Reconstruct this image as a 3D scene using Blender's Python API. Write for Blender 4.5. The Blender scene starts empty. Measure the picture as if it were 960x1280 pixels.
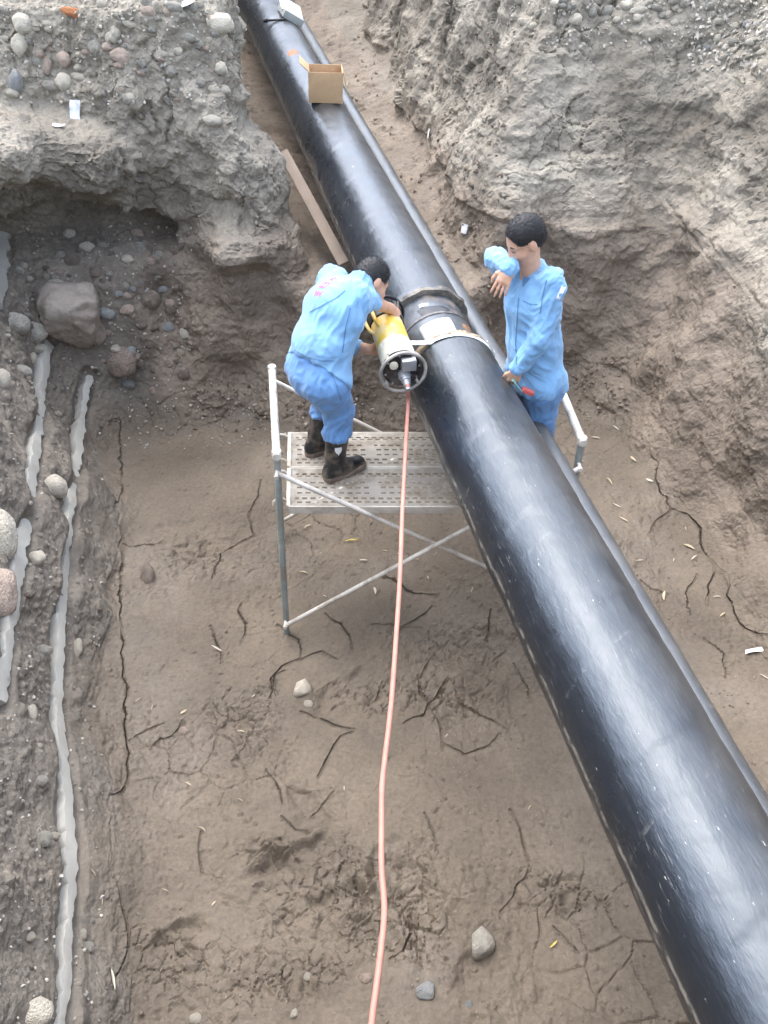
import bpy, bmesh, math, random
import numpy as np
from mathutils import Vector, Matrix, Quaternion
from mathutils.bvhtree import BVHTree

random.seed(7); rng = np.random.default_rng(11)
S = bpy.context.scene
COL = S.collection

# ---------------------------------------------------------------- camera, sky, sun, exposure
CAM_H, PITCH, FOC = 4.2, math.radians(41), 1040.0        # metres, downward tilt, focal length for a 1280 px tall picture
cd = bpy.data.cameras.new('camera'); co = bpy.data.objects.new('camera', cd); COL.objects.link(co)
cd.sensor_fit = 'VERTICAL'; cd.sensor_height = 36; cd.lens = 36 * FOC / 1280
cd.clip_start = 0.05; cd.clip_end = 500
co.location = (0, 0, CAM_H); co.rotation_euler = (math.pi/2 - PITCH, 0, 0)
S.camera = co

SUN_EL, SUN_AZ = math.radians(67), math.radians(318)       # azimuth: clockwise from +Y
w = bpy.data.worlds.new('World'); S.world = w; w.use_nodes = True
nt = w.node_tree; bg = nt.nodes['Background']
sky = nt.nodes.new('ShaderNodeTexSky'); sky.sky_type = 'NISHITA'; sky.sun_disc = False
sky.sun_elevation = SUN_EL; sky.sun_rotation = SUN_AZ
sky.air_density = 1.0; sky.dust_density = 2.0; sky.ozone_density = 1.0
hs = nt.nodes.new('ShaderNodeHueSaturation'); hs.inputs['Saturation'].default_value = 0.62
nt.links.new(sky.outputs[0], hs.inputs['Color']); nt.links.new(hs.outputs[0], bg.inputs['Color'])
bg.inputs['Strength'].default_value = 0.15
sd = bpy.data.lights.new('sun', 'SUN'); so = bpy.data.objects.new('sun', sd); COL.objects.link(so)
sd.energy = 0.6; sd.angle = math.radians(85); sd.color = (1, 0.99, 0.97)
_dir = Vector((math.sin(SUN_AZ)*math.cos(SUN_EL), math.cos(SUN_AZ)*math.cos(SUN_EL), math.sin(SUN_EL)))
so.rotation_euler = _dir.to_track_quat('Z', 'Y').to_euler()
S.view_settings.view_transform = 'Standard'; S.view_settings.look = 'None'
S.cycles.use_adaptive_sampling = True; S.cycles.adaptive_threshold = 0.03
S.cycles.max_bounces = 6; S.cycles.diffuse_bounces = 4; S.cycles.glossy_bounces = 3
S.view_settings.exposure = 2.42; S.view_settings.gamma = 1.0; S.view_settings.use_curve_mapping = False

# ---------------------------------------------------------------- survey: where a point of the picture lies in the place
_F = np.array([0, math.cos(PITCH), -math.sin(PITCH)]); _R = np.array([1., 0, 0]); _U = np.cross(_R, _F)
_C = np.array([0, 0, CAM_H])
def ray(x, y): return _F + (x-480)/FOC*_R + (640-y)/FOC*_U
def atz(x, y, z): d = ray(x, y); return _C + d*(z-CAM_H)/d[2]
def aty(x, y, Y): d = ray(x, y); return _C + d*Y/d[1]

# ---------------------------------------------------------------- numeric helpers
def smooth(a, b, x):
    t = np.clip((x-a)/(b-a), 0, 1); return t*t*(3-2*t)
def smin(a, b, k):
    h = np.clip(0.5+0.5*(b-a)/k, 0, 1); return b+(a-b)*h-k*h*(1-h)
def smax(a, b, k): return -smin(-a, -b, k)
def _hash(i, j, k, seed):
    h = (i.astype(np.uint32)*np.uint32(374761393) + j.astype(np.uint32)*np.uint32(668265263)
         + k.astype(np.uint32)*np.uint32(2246822519) + np.uint32((seed*3266489917+1013) & 0xffffffff))
    h = (h ^ (h >> np.uint32(13)))*np.uint32(1274126177)
    h = (h ^ (h >> np.uint32(16)))*np.uint32(2654435761)
    return h ^ (h >> np.uint32(15))
_G = np.array([[1,1,0],[-1,1,0],[1,-1,0],[-1,-1,0],[1,0,1],[-1,0,1],[1,0,-1],[-1,0,-1],[0,1,1],[0,-1,1],[0,1,-1],[0,-1,-1],[1,1,0],[-1,1,0],[0,-1,1],[0,-1,-1]], np.float32)
_GX, _GY, _GZ = [np.ascontiguousarray(_G[:, k]) for k in range(3)]
def perlin(p, seed=0):
    p = np.asarray(p, np.float32); out = np.empty(len(p), np.float32); CH = 65536; s0 = np.uint32((seed*3266489917+1013) & 0xffffffff)
    A_, B_, C_ = np.uint32(374761393), np.uint32(668265263), np.uint32(2246822519)
    for c0 in range(0, len(p), CH):
        q = p[c0:c0+CH]; f0 = np.floor(q); i = f0.astype(np.int32).view(np.uint32); f = q-f0
        x, y, z = f[:, 0].copy(), f[:, 1].copy(), f[:, 2].copy()
        u, v, w_ = x*x*x*(x*(x*6-15)+10), y*y*y*(y*(y*6-15)+10), z*z*z*(z*(z*6-15)+10)
        hx, hy, hz = i[:, 0]*A_+s0, i[:, 1]*B_, i[:, 2]*C_; HX, HY, HZ = (hx, hx+A_), (hy, hy+B_), (hz, hz+C_)
        def g(a, b, c):
            h = HX[a]+HY[b]+HZ[c]; h = (h ^ (h >> np.uint32(13)))*np.uint32(1274126177); h = (h ^ (h >> np.uint32(16)))*np.uint32(2654435761)
            k = ((h ^ (h >> np.uint32(15))) & np.uint32(15)).astype(np.intp); return _GX[k]*(x-a)+_GY[k]*(y-b)+_GZ[k]*(z-c)
        def lx(b, c): a = g(0, b, c); return a+u*(g(1, b, c)-a)
        def ly(c): a = lx(0, c); return a+v*(lx(1, c)-a)
        a = ly(0); out[c0:c0+CH] = a+w_*(ly(1)-a)
    return out
def fbm(p, octv=3, seed=0, gain=0.5):
    a, s, out = 1.0, 1.0, 0
    for o in range(octv):
        out = out+a*perlin(np.asarray(p)*s+17.3*o, seed+o); a *= gain; s *= 2.03
    return out
def worley(p, seed=0, jit=0.9):
    """F1, F2 and a random value of the nearest cell"""
    p = np.asarray(p, np.float32); n = len(p); R1, R2, RC = np.empty(n, np.float32), np.empty(n, np.float32), np.empty(n, np.float32); CH = 32768
    A_, B_, C_ = np.uint32(374761393), np.uint32(668265263), np.uint32(2246822519); s0 = np.uint32((seed*3266489917+1013) & 0xffffffff); js = np.float32(jit/1023.)
    for c0 in range(0, n, CH):
        q = p[c0:c0+CH]; f0 = np.floor(q); i = f0.astype(np.int32).view(np.uint32); f = q-f0; x, y, z = f[:, 0].copy(), f[:, 1].copy(), f[:, 2].copy()
        hx, hy, hz = i[:, 0]*A_+s0, i[:, 1]*B_, i[:, 2]*C_; f1 = np.full(len(q), 81, np.float32); f2 = f1.copy(); cid = np.zeros(len(q), np.uint32)
        for a in (-1, 0, 1):
            ha = hx+np.uint32((a*int(A_)) & 0xffffffff)
            for b in (-1, 0, 1):
                hb = ha+hy+np.uint32((b*int(B_)) & 0xffffffff)
                for c in (-1, 0, 1):
                    h = hb+hz+np.uint32((c*int(C_)) & 0xffffffff); h = (h ^ (h >> np.uint32(13)))*np.uint32(1274126177); h = (h ^ (h >> np.uint32(16)))*np.uint32(2654435761); h ^= h >> np.uint32(15)
                    dx = x-(a+.5-.5*jit)-(h & np.uint32(1023)).astype(np.float32)*js; dy = y-(b+.5-.5*jit)-((h >> np.uint32(10)) & np.uint32(1023)).astype(np.float32)*js; dz = z-(c+.5-.5*jit)-((h >> np.uint32(20)) & np.uint32(1023)).astype(np.float32)*js
                    d = dx*dx+dy*dy+dz*dz; m = d < f1; f2 = np.where(m, f1, np.minimum(f2, d)); f1 = np.where(m, d, f1); cid = np.where(m, h, cid)
        R1[c0:c0+CH] = np.sqrt(f1); R2[c0:c0+CH] = np.sqrt(f2); RC[c0:c0+CH] = ((cid >> np.uint32(7)) & np.uint32(4095)).astype(np.float32)/4095
    return R1, R2, RC

def surface_nets(phi, org, h):
    """triangles of the phi = 0 surface; phi > 0 is solid"""
    nx, ny, nz = phi.shape; s = phi > 0
    c = [s[a:nx-1+a, b:ny-1+b, d:nz-1+d] for a in (0, 1) for b in (0, 1) for d in (0, 1)]
    any_ = np.logical_or.reduce(c); all_ = np.logical_and.reduce(c)
    act = any_ & ~all_; I, J, K = np.nonzero(act)
    idx = np.full(act.shape, -1, np.int32); idx[I, J, K] = np.arange(len(I))
    acc = np.zeros((len(I), 3)); cnt = np.zeros(len(I))
    cor = [(a, b, d) for a in (0, 1) for b in (0, 1) for d in (0, 1)]
    for e0 in range(8):
        for e1 in range(e0+1, 8):
            A, B = cor[e0], cor[e1]
            if sum(x != y for x, y in zip(A, B)) != 1: continue
            va = phi[I+A[0], J+A[1], K+A[2]]; vb = phi[I+B[0], J+B[1], K+B[2]]
            m = (va > 0) != (vb > 0); t = np.where(m, va/np.where(m, va-vb, 1), 0)
            for ax in range(3): acc[:, ax] += np.where(m, A[ax]+t*(B[ax]-A[ax]), 0)
            cnt += m
    V = (acc/cnt[:, None]+np.stack([I, J, K], 1))*h+np.asarray(org)
    Q = []
    for ax in range(3):
        sl = [slice(0, None)]*3; sh = [slice(0, None)]*3; sl[ax] = slice(0, -1); sh[ax] = slice(1, None)
        ch = s[tuple(sl)] != s[tuple(sh)]
        i, j, k = np.nonzero(ch); P = np.stack([i, j, k], 1); o1, o2 = (ax+1) % 3, (ax+2) % 3
        ok = (P[:, o1] > 0) & (P[:, o2] > 0) & (P[:, o1] < phi.shape[o1]-1) & (P[:, o2] < phi.shape[o2]-1)
        P = P[ok]; up = s[P[:, 0], P[:, 1], P[:, 2]]
        def at(d1, d2):
            q = P.copy(); q[:, o1] -= d1; q[:, o2] -= d2; return idx[q[:, 0], q[:, 1], q[:, 2]]
        a, b, c_, d = at(1, 1), at(0, 1), at(0, 0), at(1, 0)
        q = np.stack([a, b, c_, d], 1); q[~up] = q[~up][:, ::-1]; Q.append(q)
    Q = np.concatenate(Q)
    return V, np.concatenate([Q[:, [0, 1, 2]], Q[:, [0, 2, 3]]])

def vnormals(V, T):
    n = np.cross(V[T[:, 1]]-V[T[:, 0]], V[T[:, 2]]-V[T[:, 0]]); N = np.zeros_like(V)
    for c in range(3):
        for ax in range(3): N[:, ax] += np.bincount(T[:, c], n[:, ax], len(V))
    return N/np.maximum(np.linalg.norm(N, axis=1), 1e-12)[:, None]

def refine(V, T, need):
    """one conforming round of edge splitting; need(A, B) says which edges are too long"""
    E = np.sort(np.concatenate([T[:, [0, 1]], T[:, [1, 2]], T[:, [2, 0]]]), 1)
    key = E[:, 0].astype(np.int64)*len(V)+E[:, 1]
    u, inv = np.unique(key, return_inverse=True); a = u // len(V); b = u % len(V)
    m = need(V[a], V[b]); num = np.full(len(u), -1, np.int64); num[m] = len(V)+np.arange(m.sum())
    V2 = np.concatenate([V, (V[a[m]]+V[b[m]])/2]); n = len(T)
    M = np.stack([num[inv[:n]], num[inv[n:2*n]], num[inv[2*n:]]], 1); k = (M >= 0).sum(1); out = [T[k == 0]]
    for r in range(3):
        TT = np.roll(T, -r, 1); MM = np.roll(M, -r, 1)
        s = (k == 1) & (MM[:, 0] >= 0); t, q = TT[s], MM[s]
        out += [np.stack([t[:, 0], q[:, 0], t[:, 2]], 1), np.stack([q[:, 0], t[:, 1], t[:, 2]], 1)]
        s = (k == 2) & (MM[:, 2] < 0); t, q = TT[s], MM[s]
        out += [np.stack([q[:, 0], t[:, 1], q[:, 1]], 1), np.stack([t[:, 0], q[:, 0], q[:, 1]], 1), np.stack([t[:, 0], q[:, 1], t[:, 2]], 1)]
    s = k == 3; t, q = T[s], M[s]
    out += [np.stack([t[:, 0], q[:, 0], q[:, 2]], 1), np.stack([q[:, 0], t[:, 1], q[:, 1]], 1), np.stack([q[:, 2], q[:, 1], t[:, 2]], 1), q]
    return V2, np.concatenate(out)

# ---------------------------------------------------------------- object helpers
def mesh_np(name, V, T, mat=None, smooth_=True, attr=None):
    me = bpy.data.meshes.new(name); V = np.asarray(V, np.float32); T = np.asarray(T, np.int32); k = T.shape[1]
    me.vertices.add(len(V)); me.vertices.foreach_set('co', V.ravel())
    me.loops.add(T.size); me.loops.foreach_set('vertex_index', T.ravel())
    me.polygons.add(len(T)); me.polygons.foreach_set('loop_start', np.arange(0, T.size, k, dtype=np.int32))
    me.update(calc_edges=True)
    me.polygons.foreach_set('use_smooth', np.full(len(T), smooth_))
    for nm, a in (attr or {}).items():
        if a.ndim == 1:
            at = me.attributes.new(nm, 'FLOAT', 'POINT'); at.data.foreach_set('value', np.asarray(a, np.float32))
        else:
            at = me.attributes.new(nm, 'FLOAT_COLOR', 'POINT'); at.data.foreach_set('color', np.asarray(a, np.float32).ravel())
    if mat: me.materials.append(mat)
    return me
def link(name, me, parent=None, loc=None, rot=None):
    o = bpy.data.objects.new(name, me); COL.objects.link(o)
    if parent: o.parent = parent
    if loc is not None: o.location = loc
    if rot is not None: o.rotation_euler = rot
    return o
def tag(o, label=None, cat=None, group=None, kind=None):
    if label: o['label'] = label
    if cat: o['category'] = cat
    if group: o['group'] = group
    if kind: o['kind'] = kind
    return o
def thing(name, label, cat, loc=(0, 0, 0), group=None):
    return tag(link(name, None, loc=loc), label, cat, group)
def part(name, bm, mat, parent=None, sm=True, ang=40):
    """bmesh in world coordinates -> one mesh object under its thing"""
    me = bpy.data.meshes.new(name)
    bmesh.ops.recalc_face_normals(bm, faces=bm.faces[:])
    for f in bm.faces: f.smooth = sm
    if sm:
        for e in bm.edges:
            if len(e.link_faces) == 2 and e.calc_face_angle(0) > math.radians(ang): e.smooth = False
    if parent:
        bm.transform(Matrix.Translation(parent.matrix_basis.translation).inverted() if parent.parent is None else
                     Matrix.Translation(parent.parent.matrix_basis.translation).inverted())
    bm.to_mesh(me); bm.free()
    me.materials.append(mat)
    return link(name, me, parent)
def frame_of(d):
    d = Vector(d).normalized(); a = Vector((0, 0, 1)) if abs(d.z) < .9 else Vector((0, 1, 0))
    x = d.cross(a).normalized(); return x, x.cross(d).normalized(), d
def b_tube(bm, pts, rad, n=12, cap=True):
    """tube along points; rad a number or one per point"""
    pts = [Vector(p) for p in pts]; rads = rad if hasattr(rad, '__len__') else [rad]*len(pts); rings = []
    x = None
    for i, p in enumerate(pts):
        d = (pts[min(i+1, len(pts)-1)]-pts[max(i-1, 0)]).normalized()
        if x is None: x, y, _ = frame_of(d)
        else: x = (x-d*x.dot(d)).normalized(); y = d.cross(x)
        y = d.cross(x)
        rings.append([bm.verts.new(p+(x*math.cos(2*math.pi*k/n)+y*math.sin(2*math.pi*k/n))*rads[i]) for k in range(n)])
    for a, b in zip(rings, rings[1:]):
        for k in range(n): bm.faces.new((a[k], a[(k+1) % n], b[(k+1) % n], b[k]))
    if cap: bm.faces.new(rings[0][::-1]); bm.faces.new(rings[-1])
    return rings
def b_box(bm, c, half, ax=None, bevel=0):
    """box round c with half sizes along three axes"""
    c = Vector(c); ax = [Vector(a).normalized() for a in (ax or ((1, 0, 0), (0, 1, 0), (0, 0, 1)))]
    v = [bm.verts.new(c+ax[0]*half[0]*i+ax[1]*half[1]*j+ax[2]*half[2]*k) for i in (-1, 1) for j in (-1, 1) for k in (-1, 1)]
    fs = [bm.faces.new([v[q] for q in f]) for f in ((0, 1, 3, 2), (4, 6, 7, 5), (0, 4, 5, 1), (2, 3, 7, 6), (0, 2, 6, 4), (1, 5, 7, 3))]
    if bevel:
        es = list({e for f in fs for e in f.edges})
        bmesh.ops.bevel(bm, geom=es, offset=bevel, segments=2, affect='EDGES', profile=.6)
def b_lathe(bm, org, axis, prof, n=32, cap=True):
    """profile of (distance along axis, radius)"""
    x, y, d = frame_of(axis); org = Vector(org); rings = []
    for s, r in prof:
        rings.append([bm.verts.new(org+d*s+(x*math.cos(2*math.pi*k/n)+y*math.sin(2*math.pi*k/n))*r) for k in range(n)])
    for a, b in zip(rings, rings[1:]):
        for k in range(n): bm.faces.new((a[k], a[(k+1) % n], b[(k+1) % n], b[k]))
    if cap: bm.faces.new(rings[0][::-1]); bm.faces.new(rings[-1])
def catmull(pts, n=8):
    P = [np.asarray(p, float) for p in pts]; P = [2*P[0]-P[1]]+P+[2*P[-1]-P[-2]]; out = []
    for i in range(1, len(P)-2):
        for k in range(n):
            t = k/n; a, b, c, d = P[i-1:i+3]
            out.append(.5*(2*b+(c-a)*t+(2*a-5*b+4*c-d)*t*t+(3*b-a-3*c+d)*t**3))
    out.append(P[-2]); return out

# ---------------------------------------------------------------- materials
def mat(name, base, rough=0.7, var=0.25, scale=8.0, bump=0.0, bscale=60.0, metal=0.0, spec=0.5, dirt=None, dirt_amt=0.0, dscale=4.0, coord='Object', aniso=None, alpha=None):
    """plain procedural surface: colour varied by noise, optional dirt patches and bump"""
    m = bpy.data.materials.new(name); m.use_nodes = True; n = m.node_tree; L = n.links.new
    b = n.nodes['Principled BSDF']; tc = n.nodes.new('ShaderNodeTexCoord'); src = tc.outputs[coord]
    if aniso:
        mp = n.nodes.new('ShaderNodeMapping'); mp.inputs['Scale'].default_value = aniso; L(src, mp.inputs[0]); src = mp.outputs[0]
    nz = n.nodes.new('ShaderNodeTexNoise'); nz.inputs['Scale'].default_value = scale; nz.inputs['Detail'].default_value = 5; L(src, nz.inputs['Vector'])
    rp = n.nodes.new('ShaderNodeValToRGB'); rp.color_ramp.elements[0].position = .3; rp.color_ramp.elements[1].position = .72
    lo = [c*(1-var) for c in base]; hi = [min(1, c*(1+var)) for c in base]
    rp.color_ramp.elements[0].color = (*lo, 1); rp.color_ramp.elements[1].color = (*hi, 1); L(nz.outputs['Fac'], rp.inputs[0]); colr = rp.outputs[0]
    if dirt:
        n2 = n.nodes.new('ShaderNodeTexNoise'); n2.inputs['Scale'].default_value = dscale; n2.inputs['Detail'].default_value = 8; n2.inputs['Roughness'].default_value = .65; L(src, n2.inputs['Vector'])
        r2 = n.nodes.new('ShaderNodeValToRGB'); r2.color_ramp.elements[0].position = .62-.3*dirt_amt; r2.color_ramp.elements[1].position = .78-.2*dirt_amt; L(n2.outputs['Fac'], r2.inputs[0])
        mx = n.nodes.new('ShaderNodeMix'); mx.data_type = 'RGBA'; L(r2.outputs[0], mx.inputs[0]); L(colr, mx.inputs[6]); mx.inputs[7].default_value = (*dirt, 1); colr = mx.outputs[2]
        mr = n.nodes.new('ShaderNodeMapRange'); mr.inputs['To Min'].default_value = rough; mr.inputs['To Max'].default_value = .95; L(r2.outputs[0], mr.inputs[0]); L(mr.outputs[0], b.inputs['Roughness'])
    else: b.inputs['Roughness'].default_value = rough
    L(colr, b.inputs['Base Color']); b.inputs['Metallic'].default_value = metal; b.inputs['Specular IOR Level'].default_value = spec
    if bump:
        n3 = n.nodes.new('ShaderNodeTexNoise'); n3.inputs['Scale'].default_value = bscale; n3.inputs['Detail'].default_value = 6; L(src, n3.inputs['Vector'])
        bp = n.nodes.new('ShaderNodeBump'); bp.inputs['Strength'].default_value = 1; bp.inputs['Distance'].default_value = bump; L(n3.outputs['Fac'], bp.inputs['Height']); L(bp.outputs[0], b.inputs['Normal'])
    return m
# ================================================================ the pit: earth walls, floor, trench
TC, TS = .9705, .2411                                     # the trench runs 14 degrees off the camera's axis
def st(x, y): return -TS*x+TC*y, TC*x+TS*y                # along the trench, across it
def prof(z, pts): return np.interp(z, [p[0] for p in pts], [p[1] for p in pts]).astype(np.float32)
PL = [(-.5, -.2), (0, 0), (.3, .2), (.85, .42), (1.1, .52), (2.6, 1.05), (3.4, 1.6)]
PR = [(-.5, -.2), (0, 0), (.35, .25), (1.45, .45), (1.56, .52), (2.2, .78), (3.0, 1.15), (3.3, 1.5), (4, 2.7)]
PEL = [(-.5, -.2), (0, 0), (.3, .2), (.9, .36), (1.15, .42), (1.5, .70), (1.6, .60), (2.2, .66), (3.0, .95), (3.3, 1.3), (4, 2.6)]
PER = [(-.5, -.2), (0, 0), (.4, .14), (1.45, .34), (1.56, .42), (2.2, .70), (3.0, 1.10), (3.3, 1.4), (4, 2.7)]
PTL = [(0, 0), (1.2, 0), (1.6, .06), (3.0, .15), (3.4, .5)]
PTR = [(0, 0), (1.2, 0), (2.0, .30), (3.0, .62), (3.4, 1.0)]
def terrain_phi(X, Y, Z):
    X = X+.07*np.sin(2.3*Y+1.7*Z+.4)+.04*np.sin(5.1*Y-3.1*Z)+.02*np.sin(11*Y+6*Z+1)
    Y = Y+.08*np.sin(2.7*X+1.1*Z+2)+.05*np.sin(6.3*X-2.2*Z)+.025*np.sin(13*X+5*Z)
    s, t = st(X, Y)
    gL = (-.81-prof(Z, PL)-t)*.85
    gR = (t-(3.3+.09*(s-4))-prof(Z, PR))*.9
    yE = 5.95+.5*smooth(.2, 1.5, X)
    wl = smooth(-.2, .8, X)
    gE = (Y-yE-(prof(Z, PEL)*(1-wl)+prof(Z, PER)*wl))*.9
    gN = (.7-Y-.30*Z)*.9
    fl = .05*smooth(1.2, 2.2, np.abs(t-1.2)) + .03*np.sin(1.7*X+.6*Y)*np.sin(1.3*Y-.4*X) - .02
    pit = smax(smax(gL, gR, .18), smax(gE, gN, .2), .2+.4*smooth(.3, 1.3, X))
    pit = smax(pit, fl-Z, .09)
    gTL = .74-prof(Z, PTL)-t; gTR = (t-(2.30+.075*(s-6.1))-prof(Z, PTR))*.9
    zT = 1.12+.068*(s-6)+.10*np.cos((t-1.75)*2.2)*-1
    tr = smax(smax(gTL, gTR, .15), smax(zT-Z, np.maximum(5.6-s, s-16.2), .12), .14)
    zt = 3.12+.30*np.clip(Y-6.9, 0, 4.5)+.3*np.clip(-t-2.0, 0, 3)+.2*np.clip(t-4.2, 0, 3)+.08*np.sin(1.9*X)*np.sin(2.3*Y+1)
    phi = smin(smin(pit, tr, .12+.18*smooth(.4, 1.2, X)), (zt-Z)*.85, .12)
    def ell(c, r): 
        q = np.sqrt(((X-c[0])/r[0])**2+((Y-c[1])/r[1])**2+((Z-c[2])/r[2])**2); return (q-1)*min(r)
    phi = smin(phi, ell((-2.55, 6.58, 1.52), (.72, .40, .19)), .10)      # hollow washed out under the left bank
    phi = smin(phi, ell((-1.75, 6.62, 1.42), (.35, .40, .14)), .08)
    phi = smax(phi, -ell((-1.28, 6.72, 1.40), (.50, .45, .22)), .16)     # brown lump under the grey block
    phi = smax(phi, -ell((-1.16, 7.02, 1.80), (.36, .5, .42)), .12)     # the block bulges towards the pipe
    phi = smax(phi, -ell((-2.25, 6.55, 2.05), (.38, .36, .26)), .16)     # brown clod over the hollow
    phi = smax(phi, -ell((-2.9, 6.4, 2.2), (.55, .45, .25)), .16)
    return phi
h = .05; org = np.array([-4.4, -1.2, -.35]); nX, nY, nZ = 180, 356, 94
gx = (org[0]+h*np.arange(nX, dtype=np.float32))[:, None, None]; gy = (org[1]+h*np.arange(nY, dtype=np.float32))[None, :, None]
gz = (org[2]+h*np.arange(nZ, dtype=np.float32))[None, None, :]
phi = terrain_phi(gx, gy, gz).astype(np.float32)
TV, TT = surface_nets(phi, org, h); del phi

# ---- pale strips of old duct that lie half buried in the left bank
def march(px, py):
    d = ray(px, py); d = d/np.linalg.norm(d); t = np.arange(1., 14, .01); P = _C+t[:, None]*d
    v = terrain_phi(*[P[:, i].astype(np.float32) for i in range(3)]); k = np.nonzero(v > 0)[0][0]; return P[k]
def phi_normal(p, e=.03):
    g = np.array([float(terrain_phi(*[np.float32(p[j]+(e if j == i else 0)) for j in range(3)])-terrain_phi(*[np.float32(p[j]-(e if j == i else 0)) for j in range(3)])) for i in range(3)])
    return -g/np.linalg.norm(g)
CONDUITS = []
for lab, rad, pts in (
 ('upper grey-white strip, ending under a rounded stone in the left bank', .050, [(61, 428), (55, 480), (48, 540), (42, 600), (34, 650), (29, 690), (21, 740), (13, 790), (7, 830), (1, 875)]),
 ('lower grey-white strip running down the left bank to the bottom edge', .041, [(112, 470), (105, 500), (100, 550), (95, 600), (88, 650), (82, 700), (80, 760), (76, 820), (74, 870), (75, 910), (82, 960), (87, 1000), (91, 1060), (90, 1120), (87, 1160), (82, 1220), (78, 1290)]),
 ('short grey-white strip end at the left edge below the hollow', .055, [(4, 290), (6, 315), (5, 345), (1, 380)])):
    P = [march(*q) for q in pts]; Nn = [phi_normal(q) for q in P]
    for _ in range(1): P = [P[0]]+[(P[i-1]+2*P[i]+P[i+1])/4 for i in range(1, len(P)-1)]+[P[-1]]
    CONDUITS.append((lab, rad, catmull([q-n_*.012 for q, n_ in zip(P, Nn)], 14), catmull(Nn, 14)))
def conduit_dist(V):
    best = np.full(len(V), 9.)
    for _, _, C_, _ in CONDUITS:
        for a, b in zip(C_[::3], C_[3::3]):
            m = np.nonzero((np.abs(V-(a+b)/2) < .35).all(1))[0]
            if not len(m): continue
            p = V[m]-a; ab = b-a; t = np.clip(p@ab/(ab@ab), 0, 1); best[m] = np.minimum(best[m], np.linalg.norm(p-t[:, None]*ab, axis=1))
    return best
# ---- cracks in the drying mud, as lines on the floor (picture points read off on the floor plane)
CRACKS = [  # (width, depth, points)
 (0.0096, .05, [(150,530),(152,600),(157,680),(150,740),(153,800),(160,860),(155,910),(163,960),(158,1000),(144,1010),(150,1060),(148,1100),(157,1140),(165,1180),(152,1230),(160,1280)]),
 (0.0080, .03, [(163,930),(185,915),(205,905)]),
 (0.0128, .06, [(352,832),(340,850),(345,865)]), (0.0128, .06, [(372,818),(352,828),(340,845),(336,868)]),
 (0.0120, .05, [(372,818),(400,812),(420,818)]), (0.0112, .05, [(348,775),(372,795),(374,820)]),
 (0.0096, .05, [(297,750),(305,775),(300,800)]), (0.0096, .04, [(405,762),(425,775),(437,790),(440,805)]),
 (0.0112, .05, [(500,780),(485,775),(465,775)]), (0.0128, .06, [(500,782),(520,770),(540,755)]),
 (0.0144, .07, [(475,715),(500,725),(520,740),(545,740)]),
 (0.0144, .07, [(610,760),(612,785),(606,800)]), (0.0144, .07, [(525,840),(520,860),(530,870)]), (0.0112, .05, [(545,815),(530,832),(524,845)]),
 (0.0128, .06, [(480,850),(470,870),(455,878)]), (0.0096, .05, [(505,900),(530,890),(545,868),(560,845)]),
 (0.0080, .04, [(565,870),(600,890),(632,908)]), (0.0096, .05, [(545,895),(550,920),(552,935)]), (0.0080, .04, [(555,930),(580,940),(610,930),(625,915)]),
 (0.0096, .05, [(395,965),(410,940),(425,915),(440,910)]), (0.0096, .04, [(440,910),(415,900),(395,890),(375,885)]),
 (0.0096, .04, [(290,950),(305,930),(310,910)]), (0.0096, .05, [(358,1245),(357,1225),(352,1210)]),
 (0.0160, .08, [(508,1145),(510,1165),(500,1185),(488,1200)]), (0.0096, .04, [(532,1015),(540,1040),(545,1062)]),
 (0.0096, .04, [(250,1040),(247,1065),(252,1090)]), (0.0096, .05, [(265,720),(275,690),(300,675),(318,668)]), (0.0096, .05, [(318,668),(310,640),(322,618),(326,600)]),
 (0.0080, .03, [(150,690),(170,685),(205,680)]),
 (0.0112, .06, [(785,550),(798,557),(808,575),(815,595),(822,615),(838,640)]), (0.0128, .07, [(838,640),(862,650),(872,668),(875,690),(890,710),(905,735)]),
 (0.0096, .05, [(838,640),(820,655),(812,665)]), (0.0128, .07, [(890,712),(884,735),(882,760)]), (0.0112, .06, [(905,735),(912,760),(925,785),(945,800),(962,812)]),
 (0.0080, .04, [(880,800),(900,820),(905,850)]), (0.0080, .04, [(800,725),(815,735),(835,745)]), (0.0080, .04, [(870,720),(855,745),(862,770)]),
 (0.0096, .04, [(640,1010),(650,1035),(660,1080),(640,1120),(625,1140)]), (0.0080, .04, [(690,1160),(705,1175),(722,1190)]),
 (0.0096, .04, [(350,1020),(370,1035),(385,1040)]), (0.0080, .04, [(415,985),(400,1000),(390,1015)]), (0.0080, .03, [(330,960),(345,975),(352,1000)]),
 (0.0080, .03, [(640,830),(655,850),(660,870)]), (0.0096, .05, [(230,900),(215,920),(190,935)]), (0.0096, .04, [(260,780),(272,800),(276,825)]),
]
segs = []
for wd, dp, pts in CRACKS:
    P = [atz(x, y, 0.0)[:2] for x, y in pts]; Q = []
    for a, b in zip(P, P[1:]):
        n = max(1, int(np.linalg.norm(b-a)/.06)); nn = np.array([-(b-a)[1], (b-a)[0]])/max(np.linalg.norm(b-a), 1e-6)
        for k in range(n): Q.append(a+(b-a)*k/n+nn*rng.normal(0, .010))
    Q.append(P[-1]); n = len(Q)-1
    for k in range(n):
        e0, e1 = min(1, min(k, n-k)/2+.25), min(1, min(k+1, n-k-1)/2+.25)
        segs.append((Q[k], Q[k+1], wd*.55, .45*dp*min(e0, e1)))
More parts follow.
